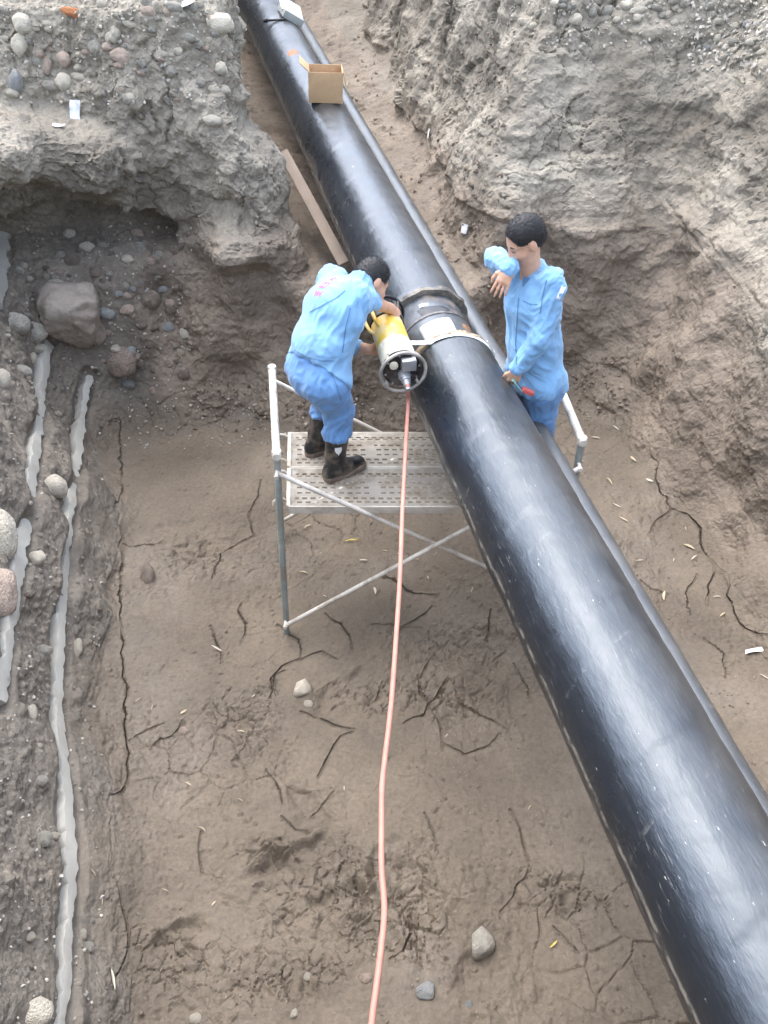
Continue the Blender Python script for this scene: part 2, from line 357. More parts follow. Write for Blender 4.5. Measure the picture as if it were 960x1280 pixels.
def crack_field(P2):
    """nearest crack: distance / half width, and its depth"""
    best = np.full(len(P2), 9., np.float32); dep = np.zeros(len(P2), np.float32)
    order = np.argsort(P2[:, 1]); ys = P2[order, 1]
    for a, b, wd, dp in segs:
        i0, i1 = np.searchsorted(ys, (min(a[1], b[1])-.06, max(a[1], b[1])+.06)); ii = order[i0:i1]
        p = P2[ii]; m = (p[:, 0] > min(a[0], b[0])-.06) & (p[:, 0] < max(a[0], b[0])+.06); ii = ii[m]
        if not len(ii): continue
        p = P2[ii]-a; ab = b-a; t = np.clip((p@ab)/max(ab@ab, 1e-9), 0, 1); d = np.linalg.norm(p-t[:, None]*ab, axis=1)/wd
        k = d < best[ii]; best[ii[k]] = d[k]; dep[ii[k]] = dp
    return best, dep
def in_view(P):
    q = P-_C; zc = q@_F; x = q@_R/np.maximum(zc, .2); y = q@_U/np.maximum(zc, .2)
    return (zc > 0) & (np.abs(x) < 480/FOC*1.12) & (np.abs(y) < 640/FOC*1.1), np.maximum(zc, .5)
def need(A, B):
    M = (A+B)/2; L = np.linalg.norm(A-B, axis=1); ok, z = in_view(M)
    lim = np.where(ok, np.maximum(z*np.where(M[:, 2] < .2, 2.9, 3.4)/(FOC*.8), .008), .16)
    near = (M[:, 2] < .12)
    if near.any() and cur_round >= 2:
        d = np.full(len(M), 9., np.float32); d[near] = crack_field(M[near, :2])[0]
        lim = np.where((d < 1.5) & ok, .0045, lim)
    return L > lim
for cur_round in range(5): TV, TT = refine(TV, TT, need)
N = vnormals(TV, TT); s_, t_ = st(TV[:, 0], TV[:, 1])
z0 = TV[:, 2].copy()
wallm = smooth(.15, .55, 1-np.abs(N[:, 2]))                                   # how steep
floor_ = (1-wallm)*smooth(.35, .15, z0)
top = smooth(2.85, 3.15, z0+.1*perlin(TV*1.3, 5))
PV = TV.astype(np.float32)
leftside = smooth(1.1, .7, t_)
strat = smooth(1.22, 1.85, z0-.075*np.clip(s_-6.2, 0, 20)*(t_ > .9)*(t_ < 2.6)+.35*perlin(PV*.9, 3)+.16*perlin(PV*4, 4)+.1*leftside)        # grey clay over brown loam
leftb = smooth(.35, .05, t_+.62+.12*perlin(PV*2, 8))*(1-strat)                 # the left bank
# gravelly places: on top, the left bank's far end, a seam below the grey block
grav = np.maximum(top, smooth(.0, .3, .35-np.hypot((TV[:, 0]+1.72)/1.1, (TV[:, 2]-.75)/1.6)+.15*perlin(PV*2.2, 9))*(TV[:, 1] > 5.6))
grav = np.maximum(grav, .75*smooth(.0, .25, (-.95-t_)+.25*perlin(PV*1.1, 10))*(1-floor_))
talus = smooth(.35, .0, z0)*smooth(5.4, 6.2, TV[:, 1])*(1-floor_)
wall_n = wallm*(1-.5*leftb)
D = .05*fbm(PV*.9, 2, 20)*wallm+(.05-.03*strat*(1-leftside))*fbm(PV*2.6, 2, 22)*wall_n+.018*fbm(PV*8, 2, 24)*np.maximum(wall_n, .25*(1-floor_))
D += .010*(.5-np.abs(fbm(PV*19, 2, 126)))*wall_n
D += .008*fbm(PV*22, 2, 26)*(.35+.65*np.maximum(wall_n, grav))*(1-.6*floor_)+.0036*fbm(PV*65, 2, 28)*(1-.55*floor_)
# clay breaks in blocks on the right and far walls
blk = wallm*smooth(1.25, 1.6, z0)*(1-top)
ii = np.nonzero(blk > .02)[0]
wn = [fbm(PV[ii]*2.4, 3, 31+7*q) for q in range(3)]
warp = PV[ii]+.22*np.stack(wn, 1)
f1, f2, cid = worley(warp*np.array([2.6, 2.6, 1.5], np.float32), 41)
sel = smooth(-.1, .35, perlin(PV[ii]*1.1, 34))
D[ii] += blk[ii]*((cid-.5)*.07*(.4+.6*sel)-.030*smooth(.09, .0, f2-f1)*sel)
f1, f2, cid = worley((PV[ii]+.10*np.stack(wn, 1)+.04*perlin(PV[ii]*9, 35)[:, None])*np.array([9, 9, 6], np.float32), 43)
D[ii] += blk[ii]*((cid-.5)*.026-.010*smooth(.10, .0, f2-f1))*smooth(-.05, .3, perlin(PV[ii]*1.7, 36))
D[ii] += blk[ii]*.03*np.abs(fbm(PV[ii]*np.array([4, 4, 2.2], np.float32), 3, 37))
# the grey block on the left is a rough conglomerate
ii = np.nonzero((leftside > .05) & ((strat > .1) | (leftb > .3)))[0]; gq = leftside[ii]*(strat[ii]*(1-.6*top[ii])+.35*leftb[ii])
for sc, am, sd_ in ((6.5, .05, 160), (15, .028, 161), (34, .012, 162)):
    f1, f2, cid = worley(PV[ii]*sc+.45*perlin(PV[ii]*sc*.6, 163)[:, None], sd_)
    D[ii] += gq*am*(smooth(.65, .1, f1)*(cid-.15)-.25)
# scrapes of the digger bucket down the trench side
scr = wallm*smooth(2.0, 2.25, t_)*smooth(6.3, 6.9, TV[:, 1])
D += scr*.022*perlin(np.stack([s_*9+z0*3.0, t_*.8, z0*.7], 1), 50)
# a pale harder layer stands out above the brown loam on the right
rw = smooth(1.6, 2.4, t_)*wallm; zn = z0+.16*perlin(PV*1.2, 190)+.05*perlin(PV*5, 191)+.10*np.clip(4.5-TV[:, 1], -1.5, 3)*-.3
D += rw*.028*smooth(1.50, 1.54, zn)*smooth(2.25, 1.75, zn)-rw*.03*smooth(2.15, 2.3, zn)*smooth(2.75, 2.5, zn)*smooth(-.1, .25, perlin(PV*1.6, 192))
layer = .5+.5*rw*smooth(1.46, 1.56, zn)*smooth(2.15, 1.8, zn)*smooth(-.25, .15, perlin(PV*2.2, 193))-.45*rw*smooth(2.1, 2.3, zn)*smooth(2.8, 2.5, zn)*smooth(-.15, .2, perlin(PV*1.3, 194))
layer = np.clip(layer+.3*leftside*strat*(perlin(PV*1.8, 195)+.15), 0, 1)
lay = perlin(np.stack([s_*.45, t_*.3, z0*7.5+.25*s_], 1), 290); lay2 = perlin(np.stack([s_*.8, t_*.5, z0*17+.4*s_], 1), 291)
D += rw*strat*(.020*lay+.010*lay2); layer = np.clip(layer+rw*strat*(.32*lay+.18*lay2), 0, 1)
# loose clods on the trench floor
tf = smooth(5.9, 6.4, s_)*smooth(.7, .95, np.abs(N[:, 2]))*smooth(2.2, 1.7, z0)*(z0 > .6)
ii = np.nonzero(tf > .02)[0]
for sc, am, sd_ in ((8, .05, 196), (19, .025, 197)):
    f1, f2, cid = worley(PV[ii]*sc+.5*perlin(PV[ii]*sc*.5, 198)[:, None], sd_); D[ii] += tf[ii]*am*smooth(.6, .12, f1)*(cid-.3)
# small gravel
ii = np.nonzero(grav > .05)[0]
for sc, am, sd_ in ((9, .030, 60), (20, .016, 61), (42, .007, 62)):
    f1, f2, cid = worley(PV[ii]*sc+.25*perlin(PV[ii]*sc*.5, 63)[:, None], sd_)
    D[ii] += grav[ii]*am*smooth(.52, .15, f1)*(cid > .42)
# clods along the foot of the walls and over the brown loam
ii = np.nonzero((wallm*(1-strat) > .1) | (talus > .1))[0]
f1, f2, cid = worley(PV[ii]*13+.4*perlin(PV[ii]*6, 65)[:, None], 66)
D[ii] += .020*smooth(.6, .1, f1)*(cid-.25)*(wallm[ii]*(1-strat[ii])*.8+talus[ii])*(1-.75*leftb[ii])
# floor: trodden mud, low swells, boot dents
D += floor_*(.022*perlin(PV*1.1, 70)+.013*perlin(PV*3.1, 71)+.005*perlin(PV*9, 72)+.0018*fbm(PV*28, 2, 73)+.0008*perlin(PV*85, 173))
rough = .25+.75*smooth(-.05, .30, perlin(PV*np.array([1.3, 1.3, 0], np.float32), 74)+.3*perlin(PV*np.array([4, 4, 0], np.float32), 274))
tread = np.zeros(len(TV), np.float32)
for px, py, rx_, ry_ in ((420, 1110, .55, .30), (340, 1070, .25, .15), (520, 1150, .35, .2), (600, 800, .45, .3), (560, 870, .4, .25), (240, 690, .35, .22), (230, 1190, .3, .2), (480, 870, .4, .2), (350, 1230, .4, .2), (690, 1120, .3, .2), (300, 900, .4, .2)):
    c = atz(px, py, 0); tread = np.maximum(tread, smooth(1.2, .3, np.sqrt(((TV[:, 0]-c[0])/rx_)**2+((TV[:, 1]-c[1])/ry_)**2)+.8*perlin(PV*3.3, 276)))
ii = np.nonzero(tread*floor_ > .02)[0]; f1, f2, cid = worley(PV[ii]*np.array([11, 11, 6], np.float32)+.9*fbm(PV[ii]*6, 2, 277)[:, None], 278)
D[ii] += floor_[ii]*tread[ii]*(.040*(cid-.5)*smooth(.75, .2, f1)+.030*fbm(PV[ii]*7, 3, 279)-.014*smooth(.10, 0, f2-f1))
D += floor_*rough*(.016*fbm(PV*np.array([14, 9, 9], np.float32), 3, 75)+.006*fbm(PV*42, 1, 76))+floor_*.006*np.abs(fbm(PV*5.5, 2, 275))
ii = np.nonzero((floor_ > .05) & (perlin(PV*np.array([.8, .8, 0], np.float32), 174)+.5*perlin(PV*np.array([3, 3, 0], np.float32), 175) > .02))[0]
f1, f2, cid = worley(PV[ii]*24+.5*perlin(PV[ii]*12, 176)[:, None], 178)
D[ii] += floor_[ii]*.013*smooth(.5, .1, f1)*smooth(.55, 1., cid)
wu, wv, wr = .09*perlin(PV*5, 77), .09*perlin(PV*5, 78), .35*fbm(PV*9, 2, 177)
for (px, py, a, L_, W_, dp) in [(365,1070,.3,.22,.10,.07),(330,1080,.8,.12,.07,.05),(520,1120,-.5,.24,.11,.055),(455,1170,.2,.2,.10,.04),(420,860,.9,.30,.07,.03),(445,850,1.0,.3,.06,.03),
                               (700,1110,.6,.12,.05,.04),(225,1175,.4,.12,.08,.05),(390,1010,-.9,.16,.06,.04),(480,1080,1.3,.16,.08,.04),(600,850,.4,.25,.1,.03),(655,760,.2,.3,.12,.03),(585,800,.7,.2,.12,.04),
                               (250,690,.9,.35,.1,.03),(215,665,.5,.2,.1,.03),(330,860,.3,.15,.07,.03),(600,1215,.9,.18,.12,.05),(430,1120,.1,.14,.08,.05),(410,1160,1.2,.12,.07,.04)]:
    dp *= .55; c = atz(px, py, 0); q = TV[:, :2]-c[:2]; jj = np.nonzero((np.abs(q) < .6).all(1) & (floor_ > .05))[0]; q = q[jj]+np.stack([wu[jj], wv[jj]], 1); u = q[:, 0]*math.cos(a)+q[:, 1]*math.sin(a); v = -q[:, 0]*math.sin(a)+q[:, 1]*math.cos(a)
    rr = np.sqrt((u/L_)**2+(v/W_)**2)+wr[jj]
    D[jj] += floor_[jj]*(-dp*smooth(1.1, .35, rr)+dp*.5*smooth(.6, 0, np.abs(rr-1.25))*(.6+2*wr[jj]))
# wall foot crack, mud cracks
dist, dep = np.full(len(TV), 9., np.float32), np.zeros(len(TV), np.float32)
ii = np.nonzero((z0 < .2))[0]; dist[ii], dep[ii] = crack_field(TV[ii, :2])
dist = dist*(1.15+.55*perlin(PV*11, 179))+.3*perlin(PV*60, 79)
D -= dep*smooth(1.0, .15, dist)*smooth(.2, .1, z0)*smooth(-.42, -.2, perlin(PV*4.5, 180))
D += .006*smooth(3.0, 1.0, dist)*smooth(.7, 1.0, dist)*(dep > 0)*floor_        # lips curl up a little
# fine net of hair cracks in places
ii = np.nonzero((floor_ > .3))[0]
f1, f2, cid = worley((PV[ii]+.05*perlin(PV[ii]*5, 81)[:, None])*np.array([3.2, 3.2, .01], np.float32), 82)
D[ii] -= .012*smooth(.035, .0, f2-f1)*smooth(.0, .3, perlin(PV[ii]*np.array([.9, .9, 0], np.float32), 83))
cdist = conduit_dist(TV); kq = smooth(.15, .06, cdist+.05*perlin(PV*6, 181))
D = D*(1-.92*kq)-.045*smooth(.10, .05, cdist)+kq*.02*np.maximum(0, fbm(PV*11, 2, 182))
TV = TV+N*D[:, None]
# masks read by the earth material: R grey clay, G gravel, B left bank, A floor
mask = np.stack([strat, np.clip(grav, 0, 1), np.clip(leftb, 0, 1), np.clip(floor_, 0, 1)], 1)

def earth_material():
    m = bpy.data.materials.new('earth'); m.use_nodes = True; n = m.node_tree; L = n.links.new; b = n.nodes['Principled BSDF']
    def noise(scale, det=4, rough=.6, vec=None, dist_=0):
        q = n.nodes.new('ShaderNodeTexNoise'); q.inputs['Scale'].default_value = scale; q.inputs['Detail'].default_value = det
        q.inputs['Roughness'].default_value = rough; q.inputs['Distortion'].default_value = dist_; L(vec or tc, q.inputs['Vector']); return q.outputs['Fac']
    def ramp(src, p0, c0, p1, c1, mid=None):
        r = n.nodes.new('ShaderNodeValToRGB'); e = r.color_ramp.elements; e[0].position = p0; e[0].color = (*c0, 1); e[1].position = p1; e[1].color = (*c1, 1)
        if mid: x = e.new(mid[0]); x.color = (*mid[1], 1)
        L(src, r.inputs[0]); return r.outputs[0]
    def mix(f, a, bb, mode='MIX'):
        x = n.nodes.new('ShaderNodeMix'); x.data_type = 'RGBA'; x.blend_type = mode
        if isinstance(f, (int, float)): x.inputs[0].default_value = f
        else: L(f, x.inputs[0])
        L(a, x.inputs[6])
        if isinstance(bb, tuple): x.inputs[7].default_value = (*bb, 1)
        else: L(bb, x.inputs[7])
        return x.outputs[2]
    tcn = n.nodes.new('ShaderNodeTexCoord'); tc = tcn.outputs['Object']
    at = n.nodes.new('ShaderNodeAttribute'); at.attribute_name = 'earth'; sep = n.nodes.new('ShaderNodeSeparateColor'); L(at.outputs['Color'], sep.inputs[0])
    grey, grv, lft, flr = sep.outputs[0], sep.outputs[1], sep.outputs[2], at.outputs['Alpha']
    cb = ramp(noise(2.4), .28, (.125, .100, .075), .75, (.262, .214, .165), (.5, (.195, .157, .120)))     # brown loam
    cg = ramp(noise(1.5, 5, .62), .30, (.125, .107, .082), .70, (.345, .310, .250), (.5, (.232, .205, .163)))        # grey clay
    cf = ramp(noise(1.5, 5, .55), .30, (.098, .078, .057), .72, (.188, .153, .115), (.5, (.140, .113, .084)))   # floor mud
    cl = ramp(noise(2.2), .28, (.120, .103, .084), .72, (.235, .200, .160), (.5, (.17, .147, .118)))       # left bank, greyer
    col = mix(grey, cb, cg); col = mix(lft, col, cl); col = mix(flr, col, cf)
    la = n.nodes.new('ShaderNodeAttribute'); la.attribute_name = 'layer'; col = mix(1.0, col, ramp(la.outputs['Fac'], 0., (.58, .57, .56), 1., (1.24, 1.24, 1.24), (.5, (1, 1, 1))), 'MULTIPLY')
    fine = ramp(noise(38, 4, .7), .25, (.62, .62, .62), .8, (1.28, 1.27, 1.25)); col = mix(.75, col, fine, 'MULTIPLY')
    # grit: single pale and dark grains
    vo = n.nodes.new('ShaderNodeTexVoronoi'); vo.inputs['Scale'].default_value = 40; L(tc, vo.inputs['Vector'])
    vs = n.nodes.new('ShaderNodeSeparateColor'); L(vo.outputs['Color'], vs.inputs[0])
    gr = ramp(vs.outputs[0], .0, (.68, .68, .69), 1, (1.35, 1.32, 1.26), (.55, (.95, .94, .92)))
    ma = n.nodes.new('ShaderNodeMath'); ma.operation = 'MULTIPLY'; L(grv, ma.inputs[0]); ma.inputs[1].default_value = .8
    col = mix(ma.outputs[0], col, gr, 'MULTIPLY')
    L(col, b.inputs['Base Color'])
    rr = n.nodes.new('ShaderNodeMapRange'); L(noise(3.0), rr.inputs[0]); rr.inputs['From Min'].default_value = .3; rr.inputs['From Max'].default_value = .7
    rr.inputs['To Min'].default_value = .72; rr.inputs['To Max'].default_value = .95
    wet = n.nodes.new('ShaderNodeMapRange'); L(noise(.9, 3, .5), wet.inputs[0]); wet.inputs['From Min'].default_value = .50; wet.inputs['From Max'].default_value = .62   # damp, smeared patches of the floor shine a little
    wm = n.nodes.new('ShaderNodeMath'); wm.operation = 'MULTIPLY'; L(wet.outputs[0], wm.inputs[0]); L(flr, wm.inputs[1])
    rm = n.nodes.new('ShaderNodeMix'); rm.data_type = 'FLOAT'; L(wm.outputs[0], rm.inputs[0]); L(rr.outputs[0], rm.inputs[2]); rm.inputs[3].default_value = .46; L(rm.outputs[0], b.inputs['Roughness'])
    b.inputs['Specular IOR Level'].default_value = .4
    b1 = n.nodes.new('ShaderNodeBump'); b1.inputs['Distance'].default_value = .012; b1.inputs['Strength'].default_value = .6; L(noise(45, 6, .7), b1.inputs['Height'])
    L(b1.outputs[0], b.inputs['Normal'])
    return m
M_EARTH = earth_material()
cen = TV[TT].mean(1); cs, ct = st(cen[:, 0], cen[:, 1]); fl3 = floor_[TT].mean(1); c0 = z0[TT].mean(1); zt3 = top[TT].mean(1)
cls = np.full(len(TT), 2)                                                      # far earth wall
cls[(ct > 2.0)] = 3                                                            # right
cls[(ct < -.45) & (cen[:, 1] < 6.0)] = 1                                       # left
cls[(cen[:, 1] < 1.1) & (ct > -.8)] = 5                                        # near
cls[(cs > 6.0) & (ct > .8) & (ct < 2.35+.075*(cs-6)) & (c0 < 1.3+.068*(cs-6)+.1)] = 4
cls[(c0 < .12) & (fl3 > .3)] = 0
cls[(zt3 > .6) & (c0 > 2.95)] = 6
names = ['pit_floor', 'earth_bank_left', 'earth_wall_far', 'earth_wall_right', 'trench_floor', 'earth_wall_near', 'ground']
TERR = []
for k, nm in enumerate(names):
    T = TT[cls == k]
    if not len(T): continue
    u, inv = np.unique(T, return_inverse=True)
    TERR.append(tag(link(nm, mesh_np(nm, TV[u], inv.reshape(-1, 3), M_EARTH, False, {'earth': mask[u], 'layer': layer[u]})), kind='structure'))
# the land round the pit
bm = bmesh.new(); xo, yo = (-60, -4.3, 4.4, 60), (-60, -1.1, 16.4, 70)
gv = [[bm.verts.new((x, y, 3.3 if (0 < i < 3 or 0 < j < 3) else 3.2)) for j, y in enumerate(yo)] for i, x in enumerate(xo)]
for i in range(3):
    for j in range(3):
        if (i, j) != (1, 1): bm.faces.new((gv[i][j], gv[i+1][j], gv[i+1][j+1], gv[i][j+1]))
tag(part('field', bm, mat('field_soil', (.22, .18, .14), .95, .3, 3)), kind='structure')
# survey of the finished earth: for each spot of the picture the nearest point of ground behind it
NF = vnormals(TV, TT); _q = TV-_C; _zc = _q@_F; _ok = _zc > .3; _u = np.full(len(TV), -1.); _v = _u.copy()
_u[_ok] = (480+FOC*(_q[_ok]@_R)/_zc[_ok])/3; _v[_ok] = (640-FOC*(_q[_ok]@_U)/_zc[_ok])/3
_in = np.nonzero(_ok & (_u > -10) & (_u < 330) & (_v > -10) & (_v < 440) & ((NF*_q).sum(1) < 0))[0]; _in = _in[np.argsort(-_zc[_in])]
SURV = np.full((340, 450), -1, np.int64); SURV[_u[_in].astype(int)+10, _v[_in].astype(int)+10] = _in
def on_earth(px, py):
    """where the line of sight through a picture point meets the earth: point, normal"""
    i, j = int(px/3)+10, int(py/3)+10
    for r in range(0, 6):
        b = SURV[max(i-r, 0):i+r+1, max(j-r, 0):j+r+1]; b = b[b >= 0]
        if len(b): k = b[len(b)//2]; return Vector(TV[k].tolist()), Vector(NF[k].tolist())
    return None, None
print('terrain', len(TV), len(TT))
# ================================================================ the pipes
PD = Vector((-.241, .968, .068)).normalized(); PR_ = .27
def axis_at(y): P0 = Vector((.405, 4.3, 1.546)); return P0+PD*((y-4.3)/PD.y)
_px, _pz, _ = PD.cross(Vector((0, 0, 1))).normalized(), None, None
_pz = _px.cross(PD).normalized()                              # _px points right across the pipe, _pz up
def pipe_material(name, dusty=.5, base=(.012, .0145, .019)):
    m = bpy.data.materials.new(name); m.use_nodes = True; n = m.node_tree; L = n.links.new; b = n.nodes['Principled BSDF']
    at = n.nodes.new('ShaderNodeAttribute'); at.attribute_name = 'uvw'; v = at.outputs['Vector']       # (along, round, radius) in metres
    def noise(scale, vec_scale, det=5, rough=.6):
        mp = n.nodes.new('ShaderNodeMapping'); mp.inputs['Scale'].default_value = vec_scale; L(v, mp.inputs[0])
        q = n.nodes.new('ShaderNodeTexNoise'); q.inputs['Scale'].default_value = scale; q.inputs['Detail'].default_value = det; q.inputs['Roughness'].default_value = rough
        L(mp.outputs[0], q.inputs['Vector']); return q.outputs['Fac']
    def ramp(src, p0, p1, a=0., bb=1.):
        r = n.nodes.new('ShaderNodeMapRange'); r.inputs['From Min'].default_value = p0; r.inputs['From Max'].default_value = p1; r.inputs['To Min'].default_value = a; r.inputs['To Max'].default_value = bb
        L(src, r.inputs[0]); return r.outputs[0]
    def mth(op, a, bb):
        x = n.nodes.new('ShaderNodeMath'); x.operation = op
        for i, q in enumerate((a, bb)):
            if isinstance(q, (int, float)): x.inputs[i].default_value = q
            else: L(q, x.inputs[i])
        return x.outputs[0]
    def mix(f, a, c):
        x = n.nodes.new('ShaderNodeMix'); x.data_type = 'RGBA'; L(f, x.inputs[0])
        if isinstance(a, tuple): x.inputs[6].default_value = (*a, 1)
        else: L(a, x.inputs[6])
        x.inputs[7].default_value = (*c, 1); return x.outputs[2]
    sp = n.nodes.new('ShaderNodeSeparateXYZ'); L(v, sp.inputs[0])
    film = ramp(noise(3.2, (1, 1.5, 1), 5, .65), .36, .72, 0.15*dusty, .55*dusty)                   # thin film of dried dust
    scratch = ramp(noise(5, (2.2, 30, 1), 4, .7), .60, .70)                                 # scuffs round the pipe
    scratch = mth('MULTIPLY', scratch, ramp(noise(4, (1, 1, 1), 3), .50, .66))
    fleck = ramp(noise(26, (1, 1.6, 1), 4, .75), .72, .78)                                     # splashes of pale mud
    fleck2 = ramp(noise(60, (.35, 1, 1), 3, .6), .71, .76)
    low = ramp(noise(9, (.6, 1, 1), 6, .7), .56, .70)
    film = mth('MULTIPLY', film, ramp(sp.outputs['Y'], .27*3.75, .27*3.0))                       # it settles on the upper side
    under = ramp(sp.outputs['Y'], .27*4.55, .27*4.95)                                         # mud dried on the lower left flank
    low = mth('MULTIPLY', low, under)
    edge = mth('SUBTRACT', 1.0, ramp(mth('ABSOLUTE', mth('SUBTRACT', mth('ADD', sp.outputs['Y'], mth('MULTIPLY', mth('SUBTRACT', noise(5, (1, .2, 1), 4), .5), .06)), .27*4.68), 0), .006, .018))   # dried mud along the lap of the sheath
    edge = mth('MULTIPLY', mth('MULTIPLY', edge, .55), ramp(noise(14, (1, 1, 1), 4, .7), .42, .56)); low = mth('MAXIMUM', low, edge)
    # scuffed edges of the spiral wrap
    wr = n.nodes.new('ShaderNodeMath'); wr.operation = 'FRACT'; L(mth('DIVIDE', mth('ADD', mth('ADD', sp.outputs['X'], mth('MULTIPLY', sp.outputs['Y'], .62/(2*math.pi*.27))), mth('MULTIPLY', noise(3, (1, 3, 1), 3), .05)), .62), wr.inputs[0])
    seam = mth('MULTIPLY', mth('SUBTRACT', 1.0, ramp(wr.outputs[0], .0, .035)), ramp(noise(9, (1, 2, 1), 5, .7), .50, .66)); scratch = mth('MAXIMUM', scratch, mth('MULTIPLY', seam, .45))
    c = mix(film, base, (.115, .110, .100)); c = mix(mth('MULTIPLY', scratch, .55*dusty), c, (.32, .31, .29))
    c = mix(mth('MULTIPLY', mth('MAXIMUM', fleck, mth('MULTIPLY', fleck2, .7)), dusty), c, (.62, .60, .55)); c = mix(mth('MULTIPLY', low, .9), c, (.42, .38, .32))
    L(c, b.inputs['Base Color'])
    r0 = ramp(noise(2.4, (1, 2, 1), 4), .3, .7, .24, .36); rr = mth('ADD', r0, mth('MULTIPLY', mth('MAXIMUM', film, scratch), .30)); L(rr, b.inputs['Roughness'])
    b.inputs['Specular Tint'].default_value = (.80, .90, 1, 1); b.inputs['Specular IOR Level'].default_value = .85; b.inputs['Coat Weight'].default_value = .08; b.inputs['Coat Roughness'].default_value = .3
    hh = mth('ADD', mth('MULTIPLY', noise(4, (4, 14, 1), 5), .6), mth('MULTIPLY', noise(55, (1, 4, 1), 3), .16)); 
    bp = n.nodes.new('ShaderNodeBump'); bp.inputs['Distance'].default_value = .006; bp.inputs['Strength'].default_value = .5; L(hh, bp.inputs['Height']); L(bp.outputs[0], b.inputs['Normal'])
    return m
M_PIPE = pipe_material('black_casing', 1.0); M_PIPE2 = pipe_material('black_casing_small', 1.5, (.022, .025, .030))
def pipe_mesh(name, org, d, L0, L1, R, m, step=.02, n=112, seed=0, tape=True, cone=None, wob=.0):
    """sheathed pipe: steps of the spiral tape, dents, a ring of joints"""
    d = Vector(d).normalized(); x = d.cross(Vector((0, 0, 1))).normalized(); z = x.cross(d)
    ss = np.arange(L0, L1+1e-6, step); th = np.linspace(0, 2*np.pi, n, endpoint=False); Sg, Th = np.meshgrid(ss, th, indexing='ij')
    s1, t1 = Sg.ravel(), Th.ravel(); r = np.full(s1.shape, R, float)
    Pn = np.stack([s1, R*np.cos(t1), R*np.sin(t1)], 1)
    if tape:
        ph = (s1+.62*t1/(2*np.pi)+.01*perlin(Pn*6, seed+5))/.62; fr = ph-np.floor(ph)
        r += .0030*smooth(.0, .02, fr)*smooth(1., .25, fr)*(.5+1.2*np.clip(perlin(np.stack([s1*.9, 0*s1, 0*s1], 1), seed+7)+.3, 0, 1))
        ph = (s1*1.0-.31*t1/(2*np.pi)+.02*perlin(Pn*4, seed+6))/.155; fr = ph-np.floor(ph); r += .0009*smooth(0, .06, fr)*smooth(1., .4, fr)
    r += .0022*fbm(Pn*np.array([3, 6, 6]), 3, seed)+.0010*fbm(Pn*np.array([14, 30, 30]), 2, seed+9)
    if wob: r += wob*fbm(Pn*np.array([5, 9, 9]), 3, seed+12)
    if cone is not None: r = r*cone(s1)
    o = np.array(org); V = o+np.outer(s1, np.array(d))+(np.cos(t1)*r)[:, None]*np.array(x)+(np.sin(t1)*r)[:, None]*np.array(z)
    k = len(ss); q = (np.arange(k-1)[:, None]*n+np.arange(n)[None, :]).ravel(); nx = (np.arange(k-1)[:, None]*n+(np.arange(n)[None, :]+1) % n).ravel()
    Q = np.stack([q, nx, nx+n, q+n], 1)
    uv = np.stack([s1, R*((t1+math.pi/2) % (2*np.pi)), r, np.ones_like(r)], 1)
    return link(name, mesh_np(name, V, Q, m, True, {'uvw': uv}))
O43 = axis_at(4.3)
def along(y): return (y-4.3)/PD.y
def s_of_px(px, py):
    """how far along the main pipe its crown is seen at a picture point"""
    d = Vector(ray(px, py)); c0 = Vector(_C)-O43-_pz*PR_; 
    # the point of the crown line nearest to the line of sight
    a, b_, c_ = PD.dot(PD), PD.dot(d), d.dot(d); e, f_ = PD.dot(c0), d.dot(c0)
    return (c_*e-b_*f_)/(a*c_-b_*b_)
SW = s_of_px(537, 392)                                          # the stripped weld
W0, W1 = s_of_px(556, 424), s_of_px(541, 357)
main = thing('pipe', 'thick black sheathed pipe running diagonally the whole length of the trench', 'pipe', tuple(O43))
def under(o, parent):
    o.parent = parent; o.data.transform(Matrix.Translation(-Vector(parent.location)))
    return o
taper = lambda s: 1+.03*smooth(.05, .0, np.abs(s-W0))
under(pipe_mesh('casing', O43, PD, along(-.9), W0, PR_, M_PIPE, .014, 144, 1, cone=lambda s: 1-.05*smooth(W0-.035, W0, s)), main)
under(pipe_mesh('casing', O43, PD, W1, along(16.0), PR_, M_PIPE, .02, 128, 2, cone=lambda s: 1-.03*smooth(W1+.03, W1, s)), main)
M_STEEL = mat('bare_steel', (.085, .095, .105), .38, .4, 9, .002, 40, .4, dirt=(.20, .15, .11), dirt_amt=.35, dscale=7)
M_RIM = mat('dark_cut_sheath', (.13, .115, .095), .5, .5, 25, .004, 60, dirt=(.36, .31, .24), dirt_amt=.42, dscale=14)
M_FOAM = mat('cut_foam', (.42, .33, .22), .9, .4, 25, .006, 60, dirt=(.10, .08, .06), dirt_amt=.5, dscale=18)
st_ = pipe_mesh('bare_steel', O43, PD, W0-.06, W1+.06, PR_-.032, M_STEEL, .01, 96, 3, tape=False); tag(under(st_, main), 'bare blue grey steel band at the stripped weld')
for s_a, s_b, sgn in ((W0-.012, W0+.02, 1), (W1-.022, W1+.012, -1)):
    ss = np.linspace(s_a, s_b, 7); bm = bmesh.new(); rr = [PR_-.012-.0*k for k in range(7)]
    b_lathe(bm, O43, PD, [(s_a, PR_-.045), (s_a, PR_+.006), ((s_a+s_b)/2, PR_+.014), (s_b, PR_+.004), (s_b, PR_-.045)], 96, False)
    for v in bm.verts:
        q = np.array([v.co[:]], np.float32); v.co += Vector((v.co-O43-PD*(v.co-O43).dot(PD))).normalized()*float(.012*perlin(q*18, 91)[0])+PD*float(.03*perlin(q*9, 92)[0])
    part('foam_rim', bm, M_FOAM if sgn > 0 else M_RIM, main)
bm = bmesh.new(); b_lathe(bm, O43, PD, [(SW-.012, PR_-.034), (SW-.009, PR_-.026), (SW, PR_-.0235), (SW+.009, PR_-.026), (SW+.012, PR_-.034)], 96, False); part('weld_bead', bm, mat('weld', (.13, .12, .12), .5, .4, 40, .003, 60, .6), main)
